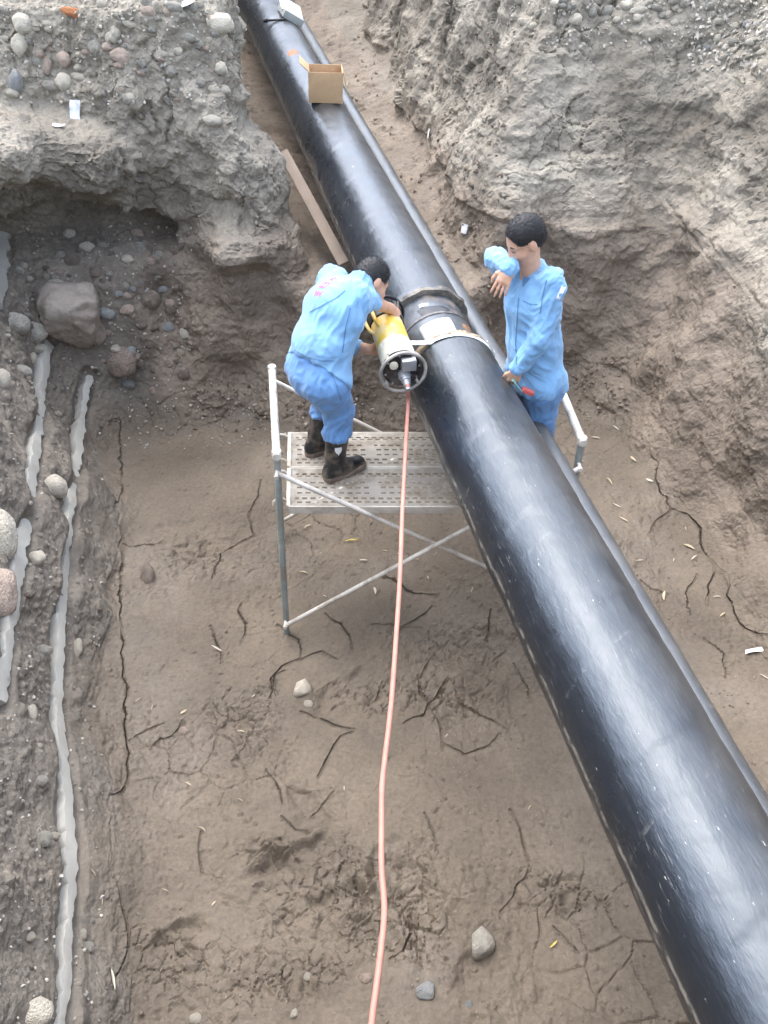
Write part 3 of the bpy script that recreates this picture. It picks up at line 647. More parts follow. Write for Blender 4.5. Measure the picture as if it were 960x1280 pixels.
# the smaller pipe alongside
SR = .078
def small_axis(y):
    a = axis_at(y); k = (y-2.5)/9; off = .345+.11*max(0, k)+.0*y
    return a+_px*off-Vector((0, 0, 1))*(.165+.02*k)
sa, sb = small_axis(-.9), small_axis(16.0); dsm = (sb-sa)
sp_t = thing('pipe', 'thin black pipe lying against the right side of the thick pipe', 'pipe', tuple(small_axis(4.3)))
under(pipe_mesh('casing', sa, dsm, 0, dsm.length, SR, M_PIPE2, .03, 48, 7, tape=False, wob=.0025), sp_t)
# ================================================================ the scaffold and its deck
M_TUBE = mat('galvanised_tube', (.62, .58, .51), .45, .2, 7, .0015, 60, .05, dirt=(.30, .26, .21), dirt_amt=.45, dscale=9)
M_TUBEG = mat('weathered_green_tube', (.27, .31, .295), .5, .3, 6, .0015, 60, .05, dirt=(.27, .23, .18), dirt_amt=.5, dscale=8)
M_DECK = mat('deck_steel', (.56, .525, .46), .6, .18, 5, .002, 80, .1, dirt=(.34, .28, .21), dirt_amt=.5, dscale=6)
DZ = 1.05
LN0, LN1 = Vector((-.650, 3.659, -.06)), Vector((-.590, 3.659, 1.440))      # left near leg: foot, head
LF1 = Vector((-.705, 4.545, 1.440)); LF0 = Vector((-.77, 4.56, -.06))
RN1 = Vector((1.115, 3.80, 1.430)); RN0 = Vector((1.13, 3.80, -.06)); RF1 = Vector((1.06, 4.66, 1.43)); RF0 = Vector((1.075, 4.66, -.06))
sc = thing('scaffold', 'low grey tubular scaffold frame with crossed braces straddling the thick pipe', 'scaffold', (.2, 4.1, 0))
def lerp(a, b, t): return Vector(a)+(Vector(b)-Vector(a))*t
def tube(name, pts, r, m, n=14, parent=sc):
    bm = bmesh.new(); b_tube(bm, pts, r, n); return part(name, bm, m, parent)
for a0, a1, f0, f1 in ((LN0, LN1, LF0, LF1), (RN0, RN1, RF0, RF1)):
    for p0, p1 in ((a0, a1), (f0, f1)):
        tube('leg', [p0, lerp(p0, p1, .5), lerp(p0, p1, .992)], .021, M_TUBEG)
        bm = bmesh.new(); b_lathe(bm, lerp(p0, p1, .985), p1-p0, [(0, .027), (.045, .027), (.05, .022)], 14); part('collar', bm, M_TUBE, sc)
    ext = (f1-a1).normalized()*.03
    tube('top_rail', [a1-ext, lerp(a1, f1, .5), f1+ext], .0235, M_TUBE)  # whiter than the legs: light from the sky put into the rail's colour
    for h_ in (.40, .715): tube('rung', [lerp(a0, a1, h_)+(f1-a1)*.01, lerp(f0, f1, h_)-(f1-a1)*.01], .016, M_TUBE)
def brace(a, b, bow=.0):
    tube('brace', [a, lerp(a, b, .5)+Vector((0, 0, bow)), b], .0145, M_TUBE, 10)
yo_ = Vector((0, -.035, 0))
brace(lerp(LN0, LN1, .93)+yo_, lerp(RN0, RN1, .16)+yo_); brace(lerp(LN0, LN1, .10)+yo_*1.7, lerp(RN0, RN1, .90)+yo_*1.7)
yf = Vector((0, .035, 0))
brace(lerp(LF0, LF1, .93)+yf, lerp(RF0, RF1, .16)+yf); brace(lerp(LF0, LF1, .10)+yf*1.7, lerp(RF0, RF1, .90)+yf*1.7)
for p0, p1, q in ((LN0, LN1, (.93, .10)), (RN0, RN1, (.16, .90)), (LF0, LF1, (.93, .10)), (RF0, RF1, (.16, .90))):
    for t in q:
        c = lerp(p0, p1, t); bm = bmesh.new(); sg = -1 if p0.y < 4.1 else 1; b_lathe(bm, c, (0, sg, 0), [(0, .010), (.07, .010), (.072, .014), (.08, .014)], 8); part('brace_pin', bm, M_TUBE, sc)

def plank(y0, y1, label):
    """pressed steel deck plank with rows of punched slots and turned-down sides"""
    xl0, xr = -.555, 1.02
    root = thing('scaffold_plank', label, 'plank', (.2, (y0+y1)/2, DZ), 'punched steel planks on the scaffold')
    nx_, rows = 158, 26
    xs = np.linspace(xl0, xr, nx_+1); ys = np.linspace(y0, y1, rows+1); bm = bmesh.new()
    up = np.zeros(rows)
    V = {}
    def vv(i, j):
        if (i, j) not in V:
            z = DZ+.004*math.cos(j*math.pi/3.25)-.0015*math.sin(i*.11+j*.3)
            V[i, j] = bm.verts.new((xs[i]-.075*(ys[j]-3.66), ys[j], z))
        return V[i, j]
    hole_rows = {3: 0, 5: 1, 9: 0, 12: 0, 16: 1, 20: 0, 22: 1}
    for i in range(nx_):
        for j in range(rows):
            if j in hole_rows and 3 < i < nx_-4:
                ph = (i+2*hole_rows[j]) % 5
                if ph < 3 and not (j in (9, 12, 16) and (i // 6) % 9 == 8): continue
            bm.faces.new((vv(i, j), vv(i+1, j), vv(i+1, j+1), vv(i, j+1)))
    r = bmesh.ops.solidify(bm, geom=bm.faces[:], thickness=.0035)
    part('deck_sheet', bm, M_DECK, root, False)
    for yy in (y0, y1):
        bm = bmesh.new(); b_box(bm, ((xl0+xr)/2-.075*(yy-3.66), yy, DZ-.022), ((xr-xl0)/2, .004, .027), bevel=.002); part('side_flange', bm, M_DECK, root)
    for xx in (xl0, xr):
        bm = bmesh.new(); b_box(bm, (xx-.075*((y0+y1)/2-3.66), (y0+y1)/2, DZ-.018), (.012, (y1-y0)/2-.003, .026), ((1, -.0, 0), (-.075, 1, 0), (0, 0, 1)), bevel=.003); part('end_bar', bm, M_DECK, root)
        sg = -1 if xx < 0 else 1
        for yy in (y0+.05, y1-.05):
            c = Vector((xx-.075*(yy-3.66), yy, DZ-.01)); bm = bmesh.new(); b_tube(bm, [c, c+Vector((sg*.03, 0, .03)), c+Vector((sg*.06, 0, .034)), c+Vector((sg*.085, 0, .012)), c+Vector((sg*.088, 0, -.02))], .008, 8); part('hook', bm, M_DECK, root)
plank(3.668, 4.03, 'pale punched steel scaffold plank nearest the camera, under the muddy boot')
plank(4.045, 4.405, 'pale punched steel scaffold plank farther back, against the earth wall')
# ================================================================ the two workers
class Field:
    """distance field on a local grid; shapes are blended in, then skinned"""
    def __init__(s, lo, hi, h):
        s.lo = np.array(lo, float); s.h = h; n = np.ceil((np.array(hi)-s.lo)/h).astype(int)+1
        s.n = n; s.a = np.full(n, .08, np.float32); s.ax = [s.lo[i]+h*np.arange(n[i]) for i in range(3)]
    def _blk(s, lo, hi):
        i0 = np.clip(np.floor((lo-s.lo)/s.h).astype(int), 0, s.n-1); i1 = np.clip(np.ceil((hi-s.lo)/s.h).astype(int)+1, 1, s.n)
        sl = tuple(slice(a, b) for a, b in zip(i0, i1))
        return sl, s.ax[0][sl[0]][:, None, None], s.ax[1][sl[1]][None, :, None], s.ax[2][sl[2]][None, None, :]
    def cap(s, a, b, ra, rb, k=.02, flat=None, sub=False):
        """round cone from a to b; flat = (direction, factor) widens it along that direction"""
        a = np.array(a, float); b = np.array(b, float); fk = max(1., flat[1]) if flat else 1.; m = max(ra, rb)*fk+.06
        sl, X, Y, Z = s._blk(np.minimum(a, b)-m, np.maximum(a, b)+m); ab = b-a; L2 = max(ab@ab, 1e-9)
        px, py, pz = X-a[0], Y-a[1], Z-a[2]; t = np.clip((px*ab[0]+py*ab[1]+pz*ab[2])/L2, 0, 1)
        qx, qy, qz = px-t*ab[0], py-t*ab[1], pz-t*ab[2]
        if flat:
            f = np.array(flat[0], float); f /= np.linalg.norm(f); c = (qx*f[0]+qy*f[1]+qz*f[2])*(1-1/flat[1]); qx, qy, qz = qx-c*f[0], qy-c*f[1], qz-c*f[2]
        d = np.sqrt(qx*qx+qy*qy+qz*qz)-(ra+(rb-ra)*t)
        s.a[sl] = smax(s.a[sl], -d, k) if sub else smin(s.a[sl], d, k)
    def ell(s, c, r, axes=None, k=.015, sub=False):
        c = np.array(c, float); R = np.array(axes if axes is not None else np.eye(3), float); m = max(r)+.05
        sl, X, Y, Z = s._blk(c-m, c+m); x, y, z = X-c[0], Y-c[1], Z-c[2]
        q = 0
        for i in range(3): q = q+((x*R[i][0]+y*R[i][1]+z*R[i][2])/r[i])**2
        d = (np.sqrt(q)-1)*min(r)
        s.a[sl] = smax(s.a[sl], -d, k) if sub else smin(s.a[sl], d, k)
    def cut(s, p, nrm):
        """keep the side the normal points away from"""
        nrm = np.array(nrm, float); nrm /= np.linalg.norm(nrm); d = (s.ax[0][:, None, None]-p[0])*nrm[0]+(s.ax[1][None, :, None]-p[1])*nrm[1]+(s.ax[2][None, None, :]-p[2])*nrm[2]
        s.a = np.maximum(s.a, d).astype(np.float32)
    def chain(s, pts, rad, k=.02, flat=None):
        for i in range(len(pts)-1): s.cap(pts[i], pts[i+1], rad[i], rad[i+1], k, flat)
    def build(s, name, m, parent, disp=None):
        V, T = surface_nets(-s.a, s.lo, s.h)
        for _ in range(2):                                              # relax the grid steps
            E = np.concatenate([T[:, [0, 1]], T[:, [1, 2]], T[:, [2, 0]]]); sm = np.zeros_like(V)
            for ax in range(3): sm[:, ax] = np.bincount(E[:, 0], V[E[:, 1], ax], len(V))+np.bincount(E[:, 1], V[E[:, 0], ax], len(V))
            cnt = np.bincount(E.ravel(), minlength=len(V)); V = V*.5+.5*sm/np.maximum(cnt, 1)[:, None]
        if disp is not None:
            Nn = vnormals(V, T); V = V+Nn*disp(V)[:, None]
        root = parent if parent.parent is None else parent.parent
        return link(name, mesh_np(name, V-np.array(root.location), T, m), parent)
def nrm_(v): v = np.array(v, float); return v/np.linalg.norm(v)
def hand(F, wrist, fwd, back, curl, thumb, spread=.10, sc_=1.0, grip=None):
    """palm and five fingers; back = outward normal of the back of the hand, thumb = which side (+1/-1)"""
    f = nrm_(fwd); b = nrm_(np.array(back)-f*np.dot(back, f)); u = np.cross(f, b)*thumb; w_ = np.array(wrist, float); tips = []
    pk = w_+f*.085*sc_
    F.cap(w_-f*.02, w_+f*.045*sc_, .021*sc_, .020*sc_, .012, (u, 1.25)); F.cap(w_+f*.03*sc_, pk-f*.008, .017*sc_, .0145*sc_, .012, (u, 2.3))
    for i, (off, ln) in enumerate(((.030, .072), (.010, .080), (-.011, .075), (-.030, .060))):
        o = w_+f*(.082-.004*abs(i-1.2))*sc_+u*off*sc_; d = nrm_(f+u*spread*(1.3-i)*.8); p = o; c = curl if not hasattr(curl, '__len__') else curl[i]; r = .0088*sc_; ang = 0; pts = [p-d*.015]
        pts.append(p); rr = [r, r]
        for sgm, frac, bend in ((0, .46, .8), (1, .31, 1.1), (2, .23, .7)):
            ang += c*bend; dd = d*math.cos(ang)-b*math.sin(ang); p = p+dd*ln*frac*1.12*sc_; pts.append(p); rr.append(r*(.93, .86, .74)[sgm])
        F.chain(pts, rr, .004); tips.append(p)
    o = w_+f*.028*sc_+u*.024*sc_; d = nrm_(f*.75+u*.75-b*.25); p1 = o+d*.034*sc_; d2 = nrm_(f*.95+u*.25-b*.35); p2 = p1+d2*.032*sc_; p3 = p2+nrm_(f-u*.05-b*.45)*.024*sc_
    F.chain([o-d*.012, p1, p2, p3], [.0125*sc_, .0115*sc_, .0100*sc_, .008*sc_], .006)
    return tips
def head(F, c, look, up, size=1.0):
    """skull, jaw, nose, brow, ears, lips and eye hollows; c = middle of the head"""
    f = nrm_(look); u = nrm_(np.array(up)-f*np.dot(up, f)); r = np.cross(f, u); A = [f, r, u]; P = lambda a, b, d_: np.array(c)+(f*a+r*b+u*d_)*size
    F.ell(P(-.012, 0, .03), (.096*size, .077*size, .092*size), A, .02); F.ell(P(.02, 0, -.035), (.072*size, .062*size, .085*size), A, .03)
    F.cap(P(.055, 0, -.092), P(.045, 0, -.075), .024*size, .03*size, .02, (r, 1.3))
    F.cap(P(.085, 0, .012), P(.104, 0, -.026), .009*size, .0135*size, .012); 
    for q in (-1, 1):
        F.cap(P(.074, q*.012, .026), P(.070, q*.042, .022), .011*size, .010*size, .012)
        F.ell(P(.090, q*.030, .004), (.014*size, .017*size, .011*size), A, .01, True); F.ell(P(.074, q*.030, .004), (.0125*size, .0125*size, .0115*size), A, .004)
        F.ell(P(-.008, q*.079, -.008), (.022*size, .010*size, .033*size), A, .006); F.ell(P(.055, q*.042, -.03), (.026*size, .022*size, .024*size), A, .02)
        F.ell(P(.100, q*.010, -.032), (.009*size, .008*size, .007*size), A, .006)
    F.cap(P(.085, -.018, -.060), P(.085, .018, -.060), .0075*size, .0075*size, .006); F.cap(P(.083, -.015, -.070), P(.083, .015, -.070), .008*size, .008*size, .006)
    return P, A
def hair(F, P, A, size=1.0):
    F.ell(P(-.016, 0, .038), (.101*size, .081*size, .093*size), A, .01); F.ell(P(-.045, 0, .002), (.072*size, .075*size, .080*size), A, .02)
    # clear the face, the ears and the nape
    f, r, u = A
    F.cap(P(.142, 0, .022), P(.10, 0, -.14), .088*size, .10*size, .012, (r, 1.3), True)
    F.cap(P(.02, 0, -.15), P(-.10, 0, -.16), .105*size, .095*size, .02, (r, 1.3), True)
    for q in (-1, 1): F.cap(P(.012, q*.10, -.055), P(.012, q*.075, -.055), .042*size, .042*size, .01, None, True)
def folds(segs_, amp, seed):
    """cloth draped on limbs: segments are (a, b, rings per metre along, drapes around)"""
    def f(V):
        V = np.asarray(V, np.float32); wv = fbm(V*5, 2, seed+3); hs, ws = 0, 1e-9
        for k, (a, b, fu, fc) in enumerate(segs_):
            a, b = np.asarray(a, float), np.asarray(b, float); ab = b-a; L_ = np.linalg.norm(ab); d = ab/L_; q = V-a; u = q@d; o = q-np.outer(np.clip(u, 0, L_), d); dist_ = np.linalg.norm(o, axis=1)
            x, y, _ = frame_of(d); c, s_ = o@np.array(x)/np.maximum(dist_, 1e-4), o@np.array(y)/np.maximum(dist_, 1e-4); wt = np.exp(-(dist_/.07)**2)+1e-6
            p = np.stack([u*fu+.55*wv+.8*c, c*fc+.3*wv, s_*fc], 1).astype(np.float32); n1 = perlin(p+3*k, seed+k); n2 = perlin(p*2.3+7*k, seed+20+k)
            hgt = (1-np.abs(n1)*3.2).clip(-.6, 1)*.75+.35*(1-np.abs(n2)*3).clip(-.6, 1)-.35; hs = hs+wt*hgt; ws = ws+wt
        return amp*hs/ws+.008*perlin(V*4.0, seed+2)
    return f
M_SKIN = mat('skin', (.56, .32, .21), .5, .12, 30, .0006, 200); M_HAIR = mat('black_hair', (.012, .011, .011), .6, .4, 120, .0012, 300, aniso=(1, 1, .25))
def cloth(name, base, sheen=.25):
    m = mat(name, base, .85, .12, 5, .0009, 420, spec=.2, dirt=tuple(c*.60+.035 for c in base), dirt_amt=.32, dscale=6); m.node_tree.nodes['Principled BSDF'].inputs['Sheen Weight'].default_value = sheen; return m
M_JKT = cloth('washed_blue_jacket', (.20, .385, .60)); M_TRS = cloth('blue_trousers', (.13, .27, .50)); M_INN = cloth('dark_blue_lining', (.035, .07, .18))
M_RUB = mat('black_rubber', (.014, .014, .015), .38, .4, 12, .001, 60, dirt=(.20, .155, .115), dirt_amt=.55, dscale=10)
M_MUD = mat('mud_on_sole', (.17, .13, .10), .85, .3, 18, .006, 45)
M_WHITE = mat('white_print', (.8, .8, .78), .6, .05); M_RED = mat('faded_red_print', (.62, .10, .20), .8, .2, 30); M_PINK = mat('faded_pink_print', (.60, .13, .27), .8, .2, 30)

# ---- worker bent over the x-ray head -------------------------------------------------------------
A = lambda px, py, y: np.array(aty(px, py, y))
w1 = thing('person', 'worker in pale blue overalls and black boots bending over the yellow instrument', 'person', (-.28, 3.98, DZ))
foot_n = atz(428, 597, DZ); foot_f = atz(402, 566, DZ)
hipc = A(397, 468, 3.99); fw = nrm_([.80, .60, 0]); rt = np.array([fw[1], -fw[0], 0])           # rt: his right hand side, towards the camera
hip_n, hip_f = hipc+rt*.085, hipc-rt*.085
knee_n = A(424, 512, 3.96); ank_n = np.array([foot_n[0]-.045, foot_n[1]+.0, DZ+.09]); ank_f = np.array([foot_f[0]-.03, foot_f[1], DZ+.09]); knee_f = (hip_f+ank_f)/2+fw*.10
waist = A(402, 432, 4.02); chest = A(420, 388, 4.12); neck = A(447, 356, 4.24)
sh_n = A(440, 372, 4.10); sh_f = chest+(neck-chest)*.55-rt*.20+fw*.03
el_n = A(463, 377, 4.24); wr_n = A(489, 386, 4.36); el_f = A(432, 430, 4.30); wr_f = A(462, 437, 4.26)
hd = A(465, 352, 4.32)
spine = nrm_(neck-waist); side = nrm_(np.cross(spine, np.array([0, 0, 1.])))
side = nrm_(rt-spine*np.dot(rt, spine)); bk = np.cross(side, spine); bk = bk if bk[2] > 0 else -bk
F = Field((-.75, 3.55, .98), (.35, 4.75, 2.62), .0055)
F.cap(hip_n, hip_f, .10, .10, .05); F.cap(hipc, waist, .112, .105, .06, (side, 1.15)); F.cap(waist, chest, .115, .125, .06, (side, 1.3)); F.cap(chest, neck-spine*.06, .115, .06, .06, (side, 1.3))
F.chain([hip_n, knee_n, ank_n], [.085, .057, .042], .03); F.chain([hip_f, knee_f, ank_f], [.085, .057, .042], .03)
for a_ in (ank_n, ank_f): F.cap(a_, a_+fw*.13-np.array([0, 0, .05]), .035, .03, .02)
F.cap(neck-spine*.09, hd, .058, .052, .04)
F.cap(chest+spine*.08, sh_n, .07, .065, .05); F.cap(chest+spine*.08, sh_f, .07, .06, .05)
F.chain([sh_n, el_n, wr_n], [.052, .042, .029], .02); F.chain([sh_f, el_f, wr_f], [.05, .042, .029], .02)
hand(F, wr_n, A(500, 395, 4.40)-wr_n, [0, -.5, .85], [.55, .5, .5, .55], 1, .08)
hand(F, wr_f, A(476, 437, 4.28)-wr_f, [-.2, -.85, .5], .5, -1, .05)
look1 = nrm_(np.array([.72, .22, -.66])); Ph, Ah = head(F, hd, look1, [.35, .45, .75], .98)
body1 = F.build('body', M_SKIN, w1)
F = Field(hd-.2, hd+.2, .006); hair(F, Ph, Ah, .98); F.build('hair', M_HAIR, w1, lambda V: .0022*fbm(V*80, 2, 5))
F = Field((-.75, 3.55, 1.35), (.3, 4.7, 2.6), .008)
F.cap(hip_n, hip_f, .136, .136, .06); F.cap(hipc, waist, .154, .132, .06, (side, 1.25)); F.cap(waist, chest, .132, .142, .06, (side, 1.28)); F.cap(chest, neck-spine*.085, .138, .080, .06, (side, 1.32))
F.cap(chest-bk*.03, waist-bk*.07, .12, .11, .05, (side, 1.2))                                             # shirt front hanging forward
F.cap(chest+spine*.05, sh_n, .10, .09, .05); F.cap(chest+spine*.05, sh_f, .10, .085, .05)
F.chain([sh_n, sh_n+(el_n-sh_n)*.5, el_n-(el_n-sh_n)*.02], [.080, .072, .064], .03); F.chain([sh_f, el_f, el_f+(wr_f-el_f)*.30], [.08, .066, .054], .03)
F.cap(neck-spine*.07, neck-spine*.005+(hd-neck)*.15, .082, .073, .03)
F.cut(hipc+spine*.02, -spine)
jk1 = F.build('jacket', M_JKT, w1, folds([(hipc, waist, 7, 1.2), (waist, neck, 3.0, 1.7), (sh_n, el_n, 13, .7), (sh_f, el_f, 13, .7)], .012, 3))
F = Field((-.7, 3.55, 1.15), (.2, 4.5, 2.1), .008)
F.cap(hip_n, hip_f, .130, .130, .05); F.cap(hipc, waist, .142, .125, .05, (side, 1.24))
btop_n = ank_n+(knee_n-ank_n)*.55; btop_f = ank_f+(knee_f-ank_f)*.55
F.chain([hip_n, (hip_n+knee_n)/2, knee_n, btop_n], [.118, .100, .084, .086], .04); F.chain([hip_f, knee_f, btop_f], [.115, .082, .084], .04)
F.cut(btop_n-(knee_n-ank_n)*.02, np.array([0, 0, -1.])); F.build('trousers', M_TRS, w1, folds([(hipc, waist, 6, 1.2), (hip_n, knee_n, 7, 1.0), (knee_n, btop_n, 13, .8), (hip_f, knee_f, 7, 1.0), (knee_f, btop_f, 13, .8)], .013, 9))
for nm_, an, kn in (('n', ank_n, knee_n), ('f', ank_f, knee_f)):
    F = Field(an-.3, an+.4, .007); ax_ = kn-an; tp = an+ax_*.60
    heel = np.array([an[0], an[1], DZ+.045])-fw*.035; toe = heel+fw*.215
    F.chain([an+ax_*.02, an+ax_*.2, tp], [.057, .060, .072], .02); F.cap(heel+np.array([0, 0, .01]), heel+fw*.10+np.array([0, 0, .018]), .048, .049, .03); F.cap(heel+fw*.09+np.array([0, 0, .01]), toe+np.array([0, 0, -.003]), .047, .036, .03, (rt, 1.25))
    F.cut((0, 0, DZ+.012), (0, 0, -1)); bt = F.build('boot', M_RUB, w1)
    F = Field(heel-.2, heel+.4, .007); F.cap(heel+np.array([0, 0, -.022]), heel+fw*.10+np.array([0, 0, -.022]), .046, .044, .02, (rt, 1.15)); F.cap(heel+fw*.10+np.array([0, 0, -.02]), toe+np.array([0, 0, -.022]), .046, .042, .02, (rt, 1.35)); 
    F.cut((0, 0, DZ+.048), (0, 0, 1)); F.cut((0, 0, DZ+.003), (0, 0, -1)); F.build('sole', M_MUD, bt, lambda V: .006*fbm(V*30, 2, 8))
def stick_on(target, pts, dirv, wd, m, name, parent, th_=.0015):
    """a flat stroke laid on the cloth: points are thrown along dirv onto the target"""
    bm = bmesh.new(); rows = []; o0 = Vector((parent if parent.parent is None else parent.parent).location); d = Vector(dirv).normalized()
    for p, q in zip(pts, pts[1:]):
        p, q = Vector(p), Vector(q); t = (q-p).normalized(); sd_ = t.cross(d).normalized()*wd/2; n = max(2, int((q-p).length/.008)); last = None
        for k in range(n+1):
            c = p+(q-p)*k/n; pr = []
            for e in (-1, 1):
                ok, hp, hn, _ = target.ray_cast(c+sd_*e-d*.4-o0, d)
                pr.append(bm.verts.new(hp+o0-d*.003) if ok else None)
            if last and all(last) and all(pr): bm.faces.new((last[0], last[1], pr[1], pr[0]))
            last = pr
    if len(bm.faces) == 0: bm.free(); return None
    return part(name, bm, m, parent)
bpy.context.view_layer.update()
# faded red lettering across the back: strokes of square characters, too worn to read
bc = A(414, 362, 4.15); bu = nrm_(A(428, 348, 4.20)-A(398, 372, 4.05)); bd = -nrm_(bk+.35*rt*0+np.array([-.35, -.35, .3])); bv = nrm_(np.cross(bu, bd))
GLY = [[((-.4, .4), (.4, .4)), ((0, .5), (0, -.5)), ((-.4, 0), (.4, 0)), ((-.45, -.45), (.45, -.45))], [((-.4, .45), (.4, .45)), ((-.4, .45), (-.4, -.45)), ((.4, .45), (.4, -.45)), ((-.4, 0), (.4, 0)), ((-.4, -.45), (.4, -.45))], [((-.45, .3), (.45, .3)), ((0, .5), (-.4, -.5)), ((0, .2), (.4, -.5)), ((-.2, -.1), (.25, -.1))]]
for gi, g in enumerate(GLY):
    c = bc+bu*(gi-1)*.068
    for (a0, a1), (b0, b1) in g: stick_on(jk1, [c+bu*a0*.055+bv*a1*.06, c+bu*b0*.055+bv*b1*.06], bd, .010, M_PINK, 'lettering', jk1)
# shield emblem on the near boot
bt_n = [o for o in w1.children if o.name.startswith('boot')][0]; em = ank_n+(knee_n-ank_n)*.38
for q in range(5):
    hw_ = (.020, .021, .019, .013, .004)[q]; c = em+np.array([0, 0, .018-.011*q]); cr = nrm_([.95, .3, 0]); stick_on(bt_n, [c-cr*hw_, c+cr*hw_], (-.25, 1, -.1), .011, M_WHITE, 'emblem', bt_n)

# ---- worker wiping his face beyond the pipe -------------------------------------------------------
w2 = thing('person', 'worker in pale blue overalls wiping his face with his sleeve beyond the pipe', 'person', (.99, 4.15, DZ))
fw = nrm_([-.90, -.42, 0]); lf = np.array([-fw[1], fw[0], 0]); lf = lf if lf[1] < 0 else -lf                    # lf: his left, towards the camera
hipc = A(669, 474, 4.16); hip_l, hip_r = hipc+lf*.085, hipc-lf*.085
ft = np.array([hipc[0]+.05, hipc[1]+.02, DZ+.09]); ank_l, ank_r = ft+lf*.09, ft-lf*.09+fw*.03; knee_l = (hip_l+ank_l)/2+fw*.02; knee_r = (hip_r+ank_r)/2+fw*.03
waist = A(668, 432, 4.16); chest = A(666, 378, 4.16); neck = A(667, 337, 4.17); hd = A(656, 300, 4.13)
spine = nrm_(neck-waist)
sh_l = A(690, 352, 4.04); sh_r = chest+(neck-chest)*.62-lf*.17+fw*.05
el_l = A(676, 424, 3.97); wr_l = A(646, 460, 3.98); el_r = A(619, 322, 4.22); wr_r = A(637, 334, 4.06)
F = Field((.35, 3.7, .98), (1.4, 4.6, 2.75), .0055)
F.cap(hip_l, hip_r, .11, .11, .05); F.cap(hipc, waist, .125, .11, .06, (lf, 1.2)); F.cap(waist, chest, .11, .12, .06, (lf, 1.25)); F.cap(chest, neck-spine*.06, .11, .06, .06, (lf, 1.3))
F.chain([hip_l, knee_l, ank_l], [.085, .057, .042], .03); F.chain([hip_r, knee_r, ank_r], [.085, .057, .042], .03)
for a_ in (ank_l, ank_r): F.cap(a_, a_+fw*.13-np.array([0, 0, .05]), .035, .03, .02)
F.cap(neck-spine*.08, hd-np.array([-.01, 0, .02]), .060, .054, .04)
F.cap(chest+spine*.06, sh_l-spine*.015, .06, .048, .04); F.cap(chest+spine*.06, sh_r, .06, .048, .04)
F.chain([sh_l-spine*.015, el_l, wr_l], [.044, .038, .029], .02); F.chain([sh_r, el_r, wr_r], [.044, .038, .029], .02)
hand(F, wr_l, A(640, 480, 3.98)-wr_l, [.1, -.9, .35], [.5, .6, .7, .8], 1, .04)
hand(F, wr_r, A(627, 357, 4.03)-wr_r, [-.2, -.95, .25], .18, 1, .10)
look2 = nrm_(np.array([-.82, -.26, -.55])); Ph, Ah = head(F, hd, look2, [-.25, -.1, .95], 1.0)
body2 = F.build('body', M_SKIN, w2)
F = Field(hd-.2, hd+.2, .006); hair(F, Ph, Ah, 1.0); F.build('hair', M_HAIR, w2, lambda V: .0025*fbm(V*80, 2, 15))
F = Field((.35, 3.7, 1.4), (1.4, 4.6, 2.7), .008)
F.cap(hip_l, hip_r, .130, .130, .06); F.cap(hipc, waist, .150, .135, .06, (lf, 1.22)); F.cap(waist, chest, .130, .134, .06, (lf, 1.2)); F.cap(chest, neck-spine*.09, .130, .08, .06, (lf, 1.3))
F.cap(chest+spine*.06, sh_l-spine*.015, .090, .070, .06); F.cap(chest+spine*.06, sh_r, .09, .07, .06)
F.chain([sh_l, el_l, wr_l-(wr_l-el_l)*.08], [.071, .060, .046], .03); F.chain([sh_r, el_r, wr_r-(wr_r-el_r)*.05], [.074, .055, .046], .03)
F.cap(wr_l-(wr_l-el_l)*.16, wr_l-(wr_l-el_l)*.06, .050, .047, .005); F.cap(wr_r-(wr_r-el_r)*.2, wr_r-(wr_r-el_r)*.02, .050, .047, .005)
F.cap(neck-spine*.085, neck-spine*.025, .088, .080, .02)
op = neck+fw*.07; F.cap(op+np.array([0, 0, .06]), op+fw*.05-np.array([0, 0, .10]), .050, .022, .01, None, True)                # open neck
F.cut(hipc-spine*.03, -spine)
jk2 = F.build('jacket', M_JKT, w2, folds([(hipc, waist, 6, 1.4), (waist, neck, 3.0, 1.8), (sh_l, el_l, 11, .8), (el_l, wr_l, 13, .7), (sh_r, el_r, 12, .7), (el_r, wr_r, 14, .7)], .012, 23))
F = Field((.35, 3.7, 1.05), (1.4, 4.6, 1.95), .008)
F.cap(hip_l, hip_r, .122, .122, .05); F.cap(hipc, hipc+(waist-hipc)*.5, .13, .12, .05, (lf, 1.2))
F.chain([hip_l, knee_l, ank_l+np.array([0, 0, .03])], [.115, .086, .074], .04); F.chain([hip_r, knee_r, ank_r+np.array([0, 0, .03])], [.112, .086, .074], .04)
F.build('trousers', M_TRS, w2, folds([(hipc, waist, 6, 1.2), (hip_l, knee_l, 7, 1.0), (hip_r, knee_r, 7, 1.0)], .010, 29))
for an, kn in ((ank_l, knee_l), (ank_r, knee_r)):
    F = Field(an-.3, an+.3, .008); heel = np.array([an[0], an[1], DZ+.045])-fw*.035; toe = heel+fw*.2
    F.cap(an-np.array([0, 0, .02]), an+(kn-an)*.25, .055, .06, .02); F.cap(heel, heel+fw*.10+np.array([0, 0, .018]), .046, .047, .03); F.cap(heel+fw*.09, toe-np.array([0, 0, .008]), .045, .035, .03, (lf, 1.25)); F.cut((0, 0, DZ+.004), (0, 0, -1)); F.build('boot', M_RUB, w2)
bpy.context.view_layer.update()
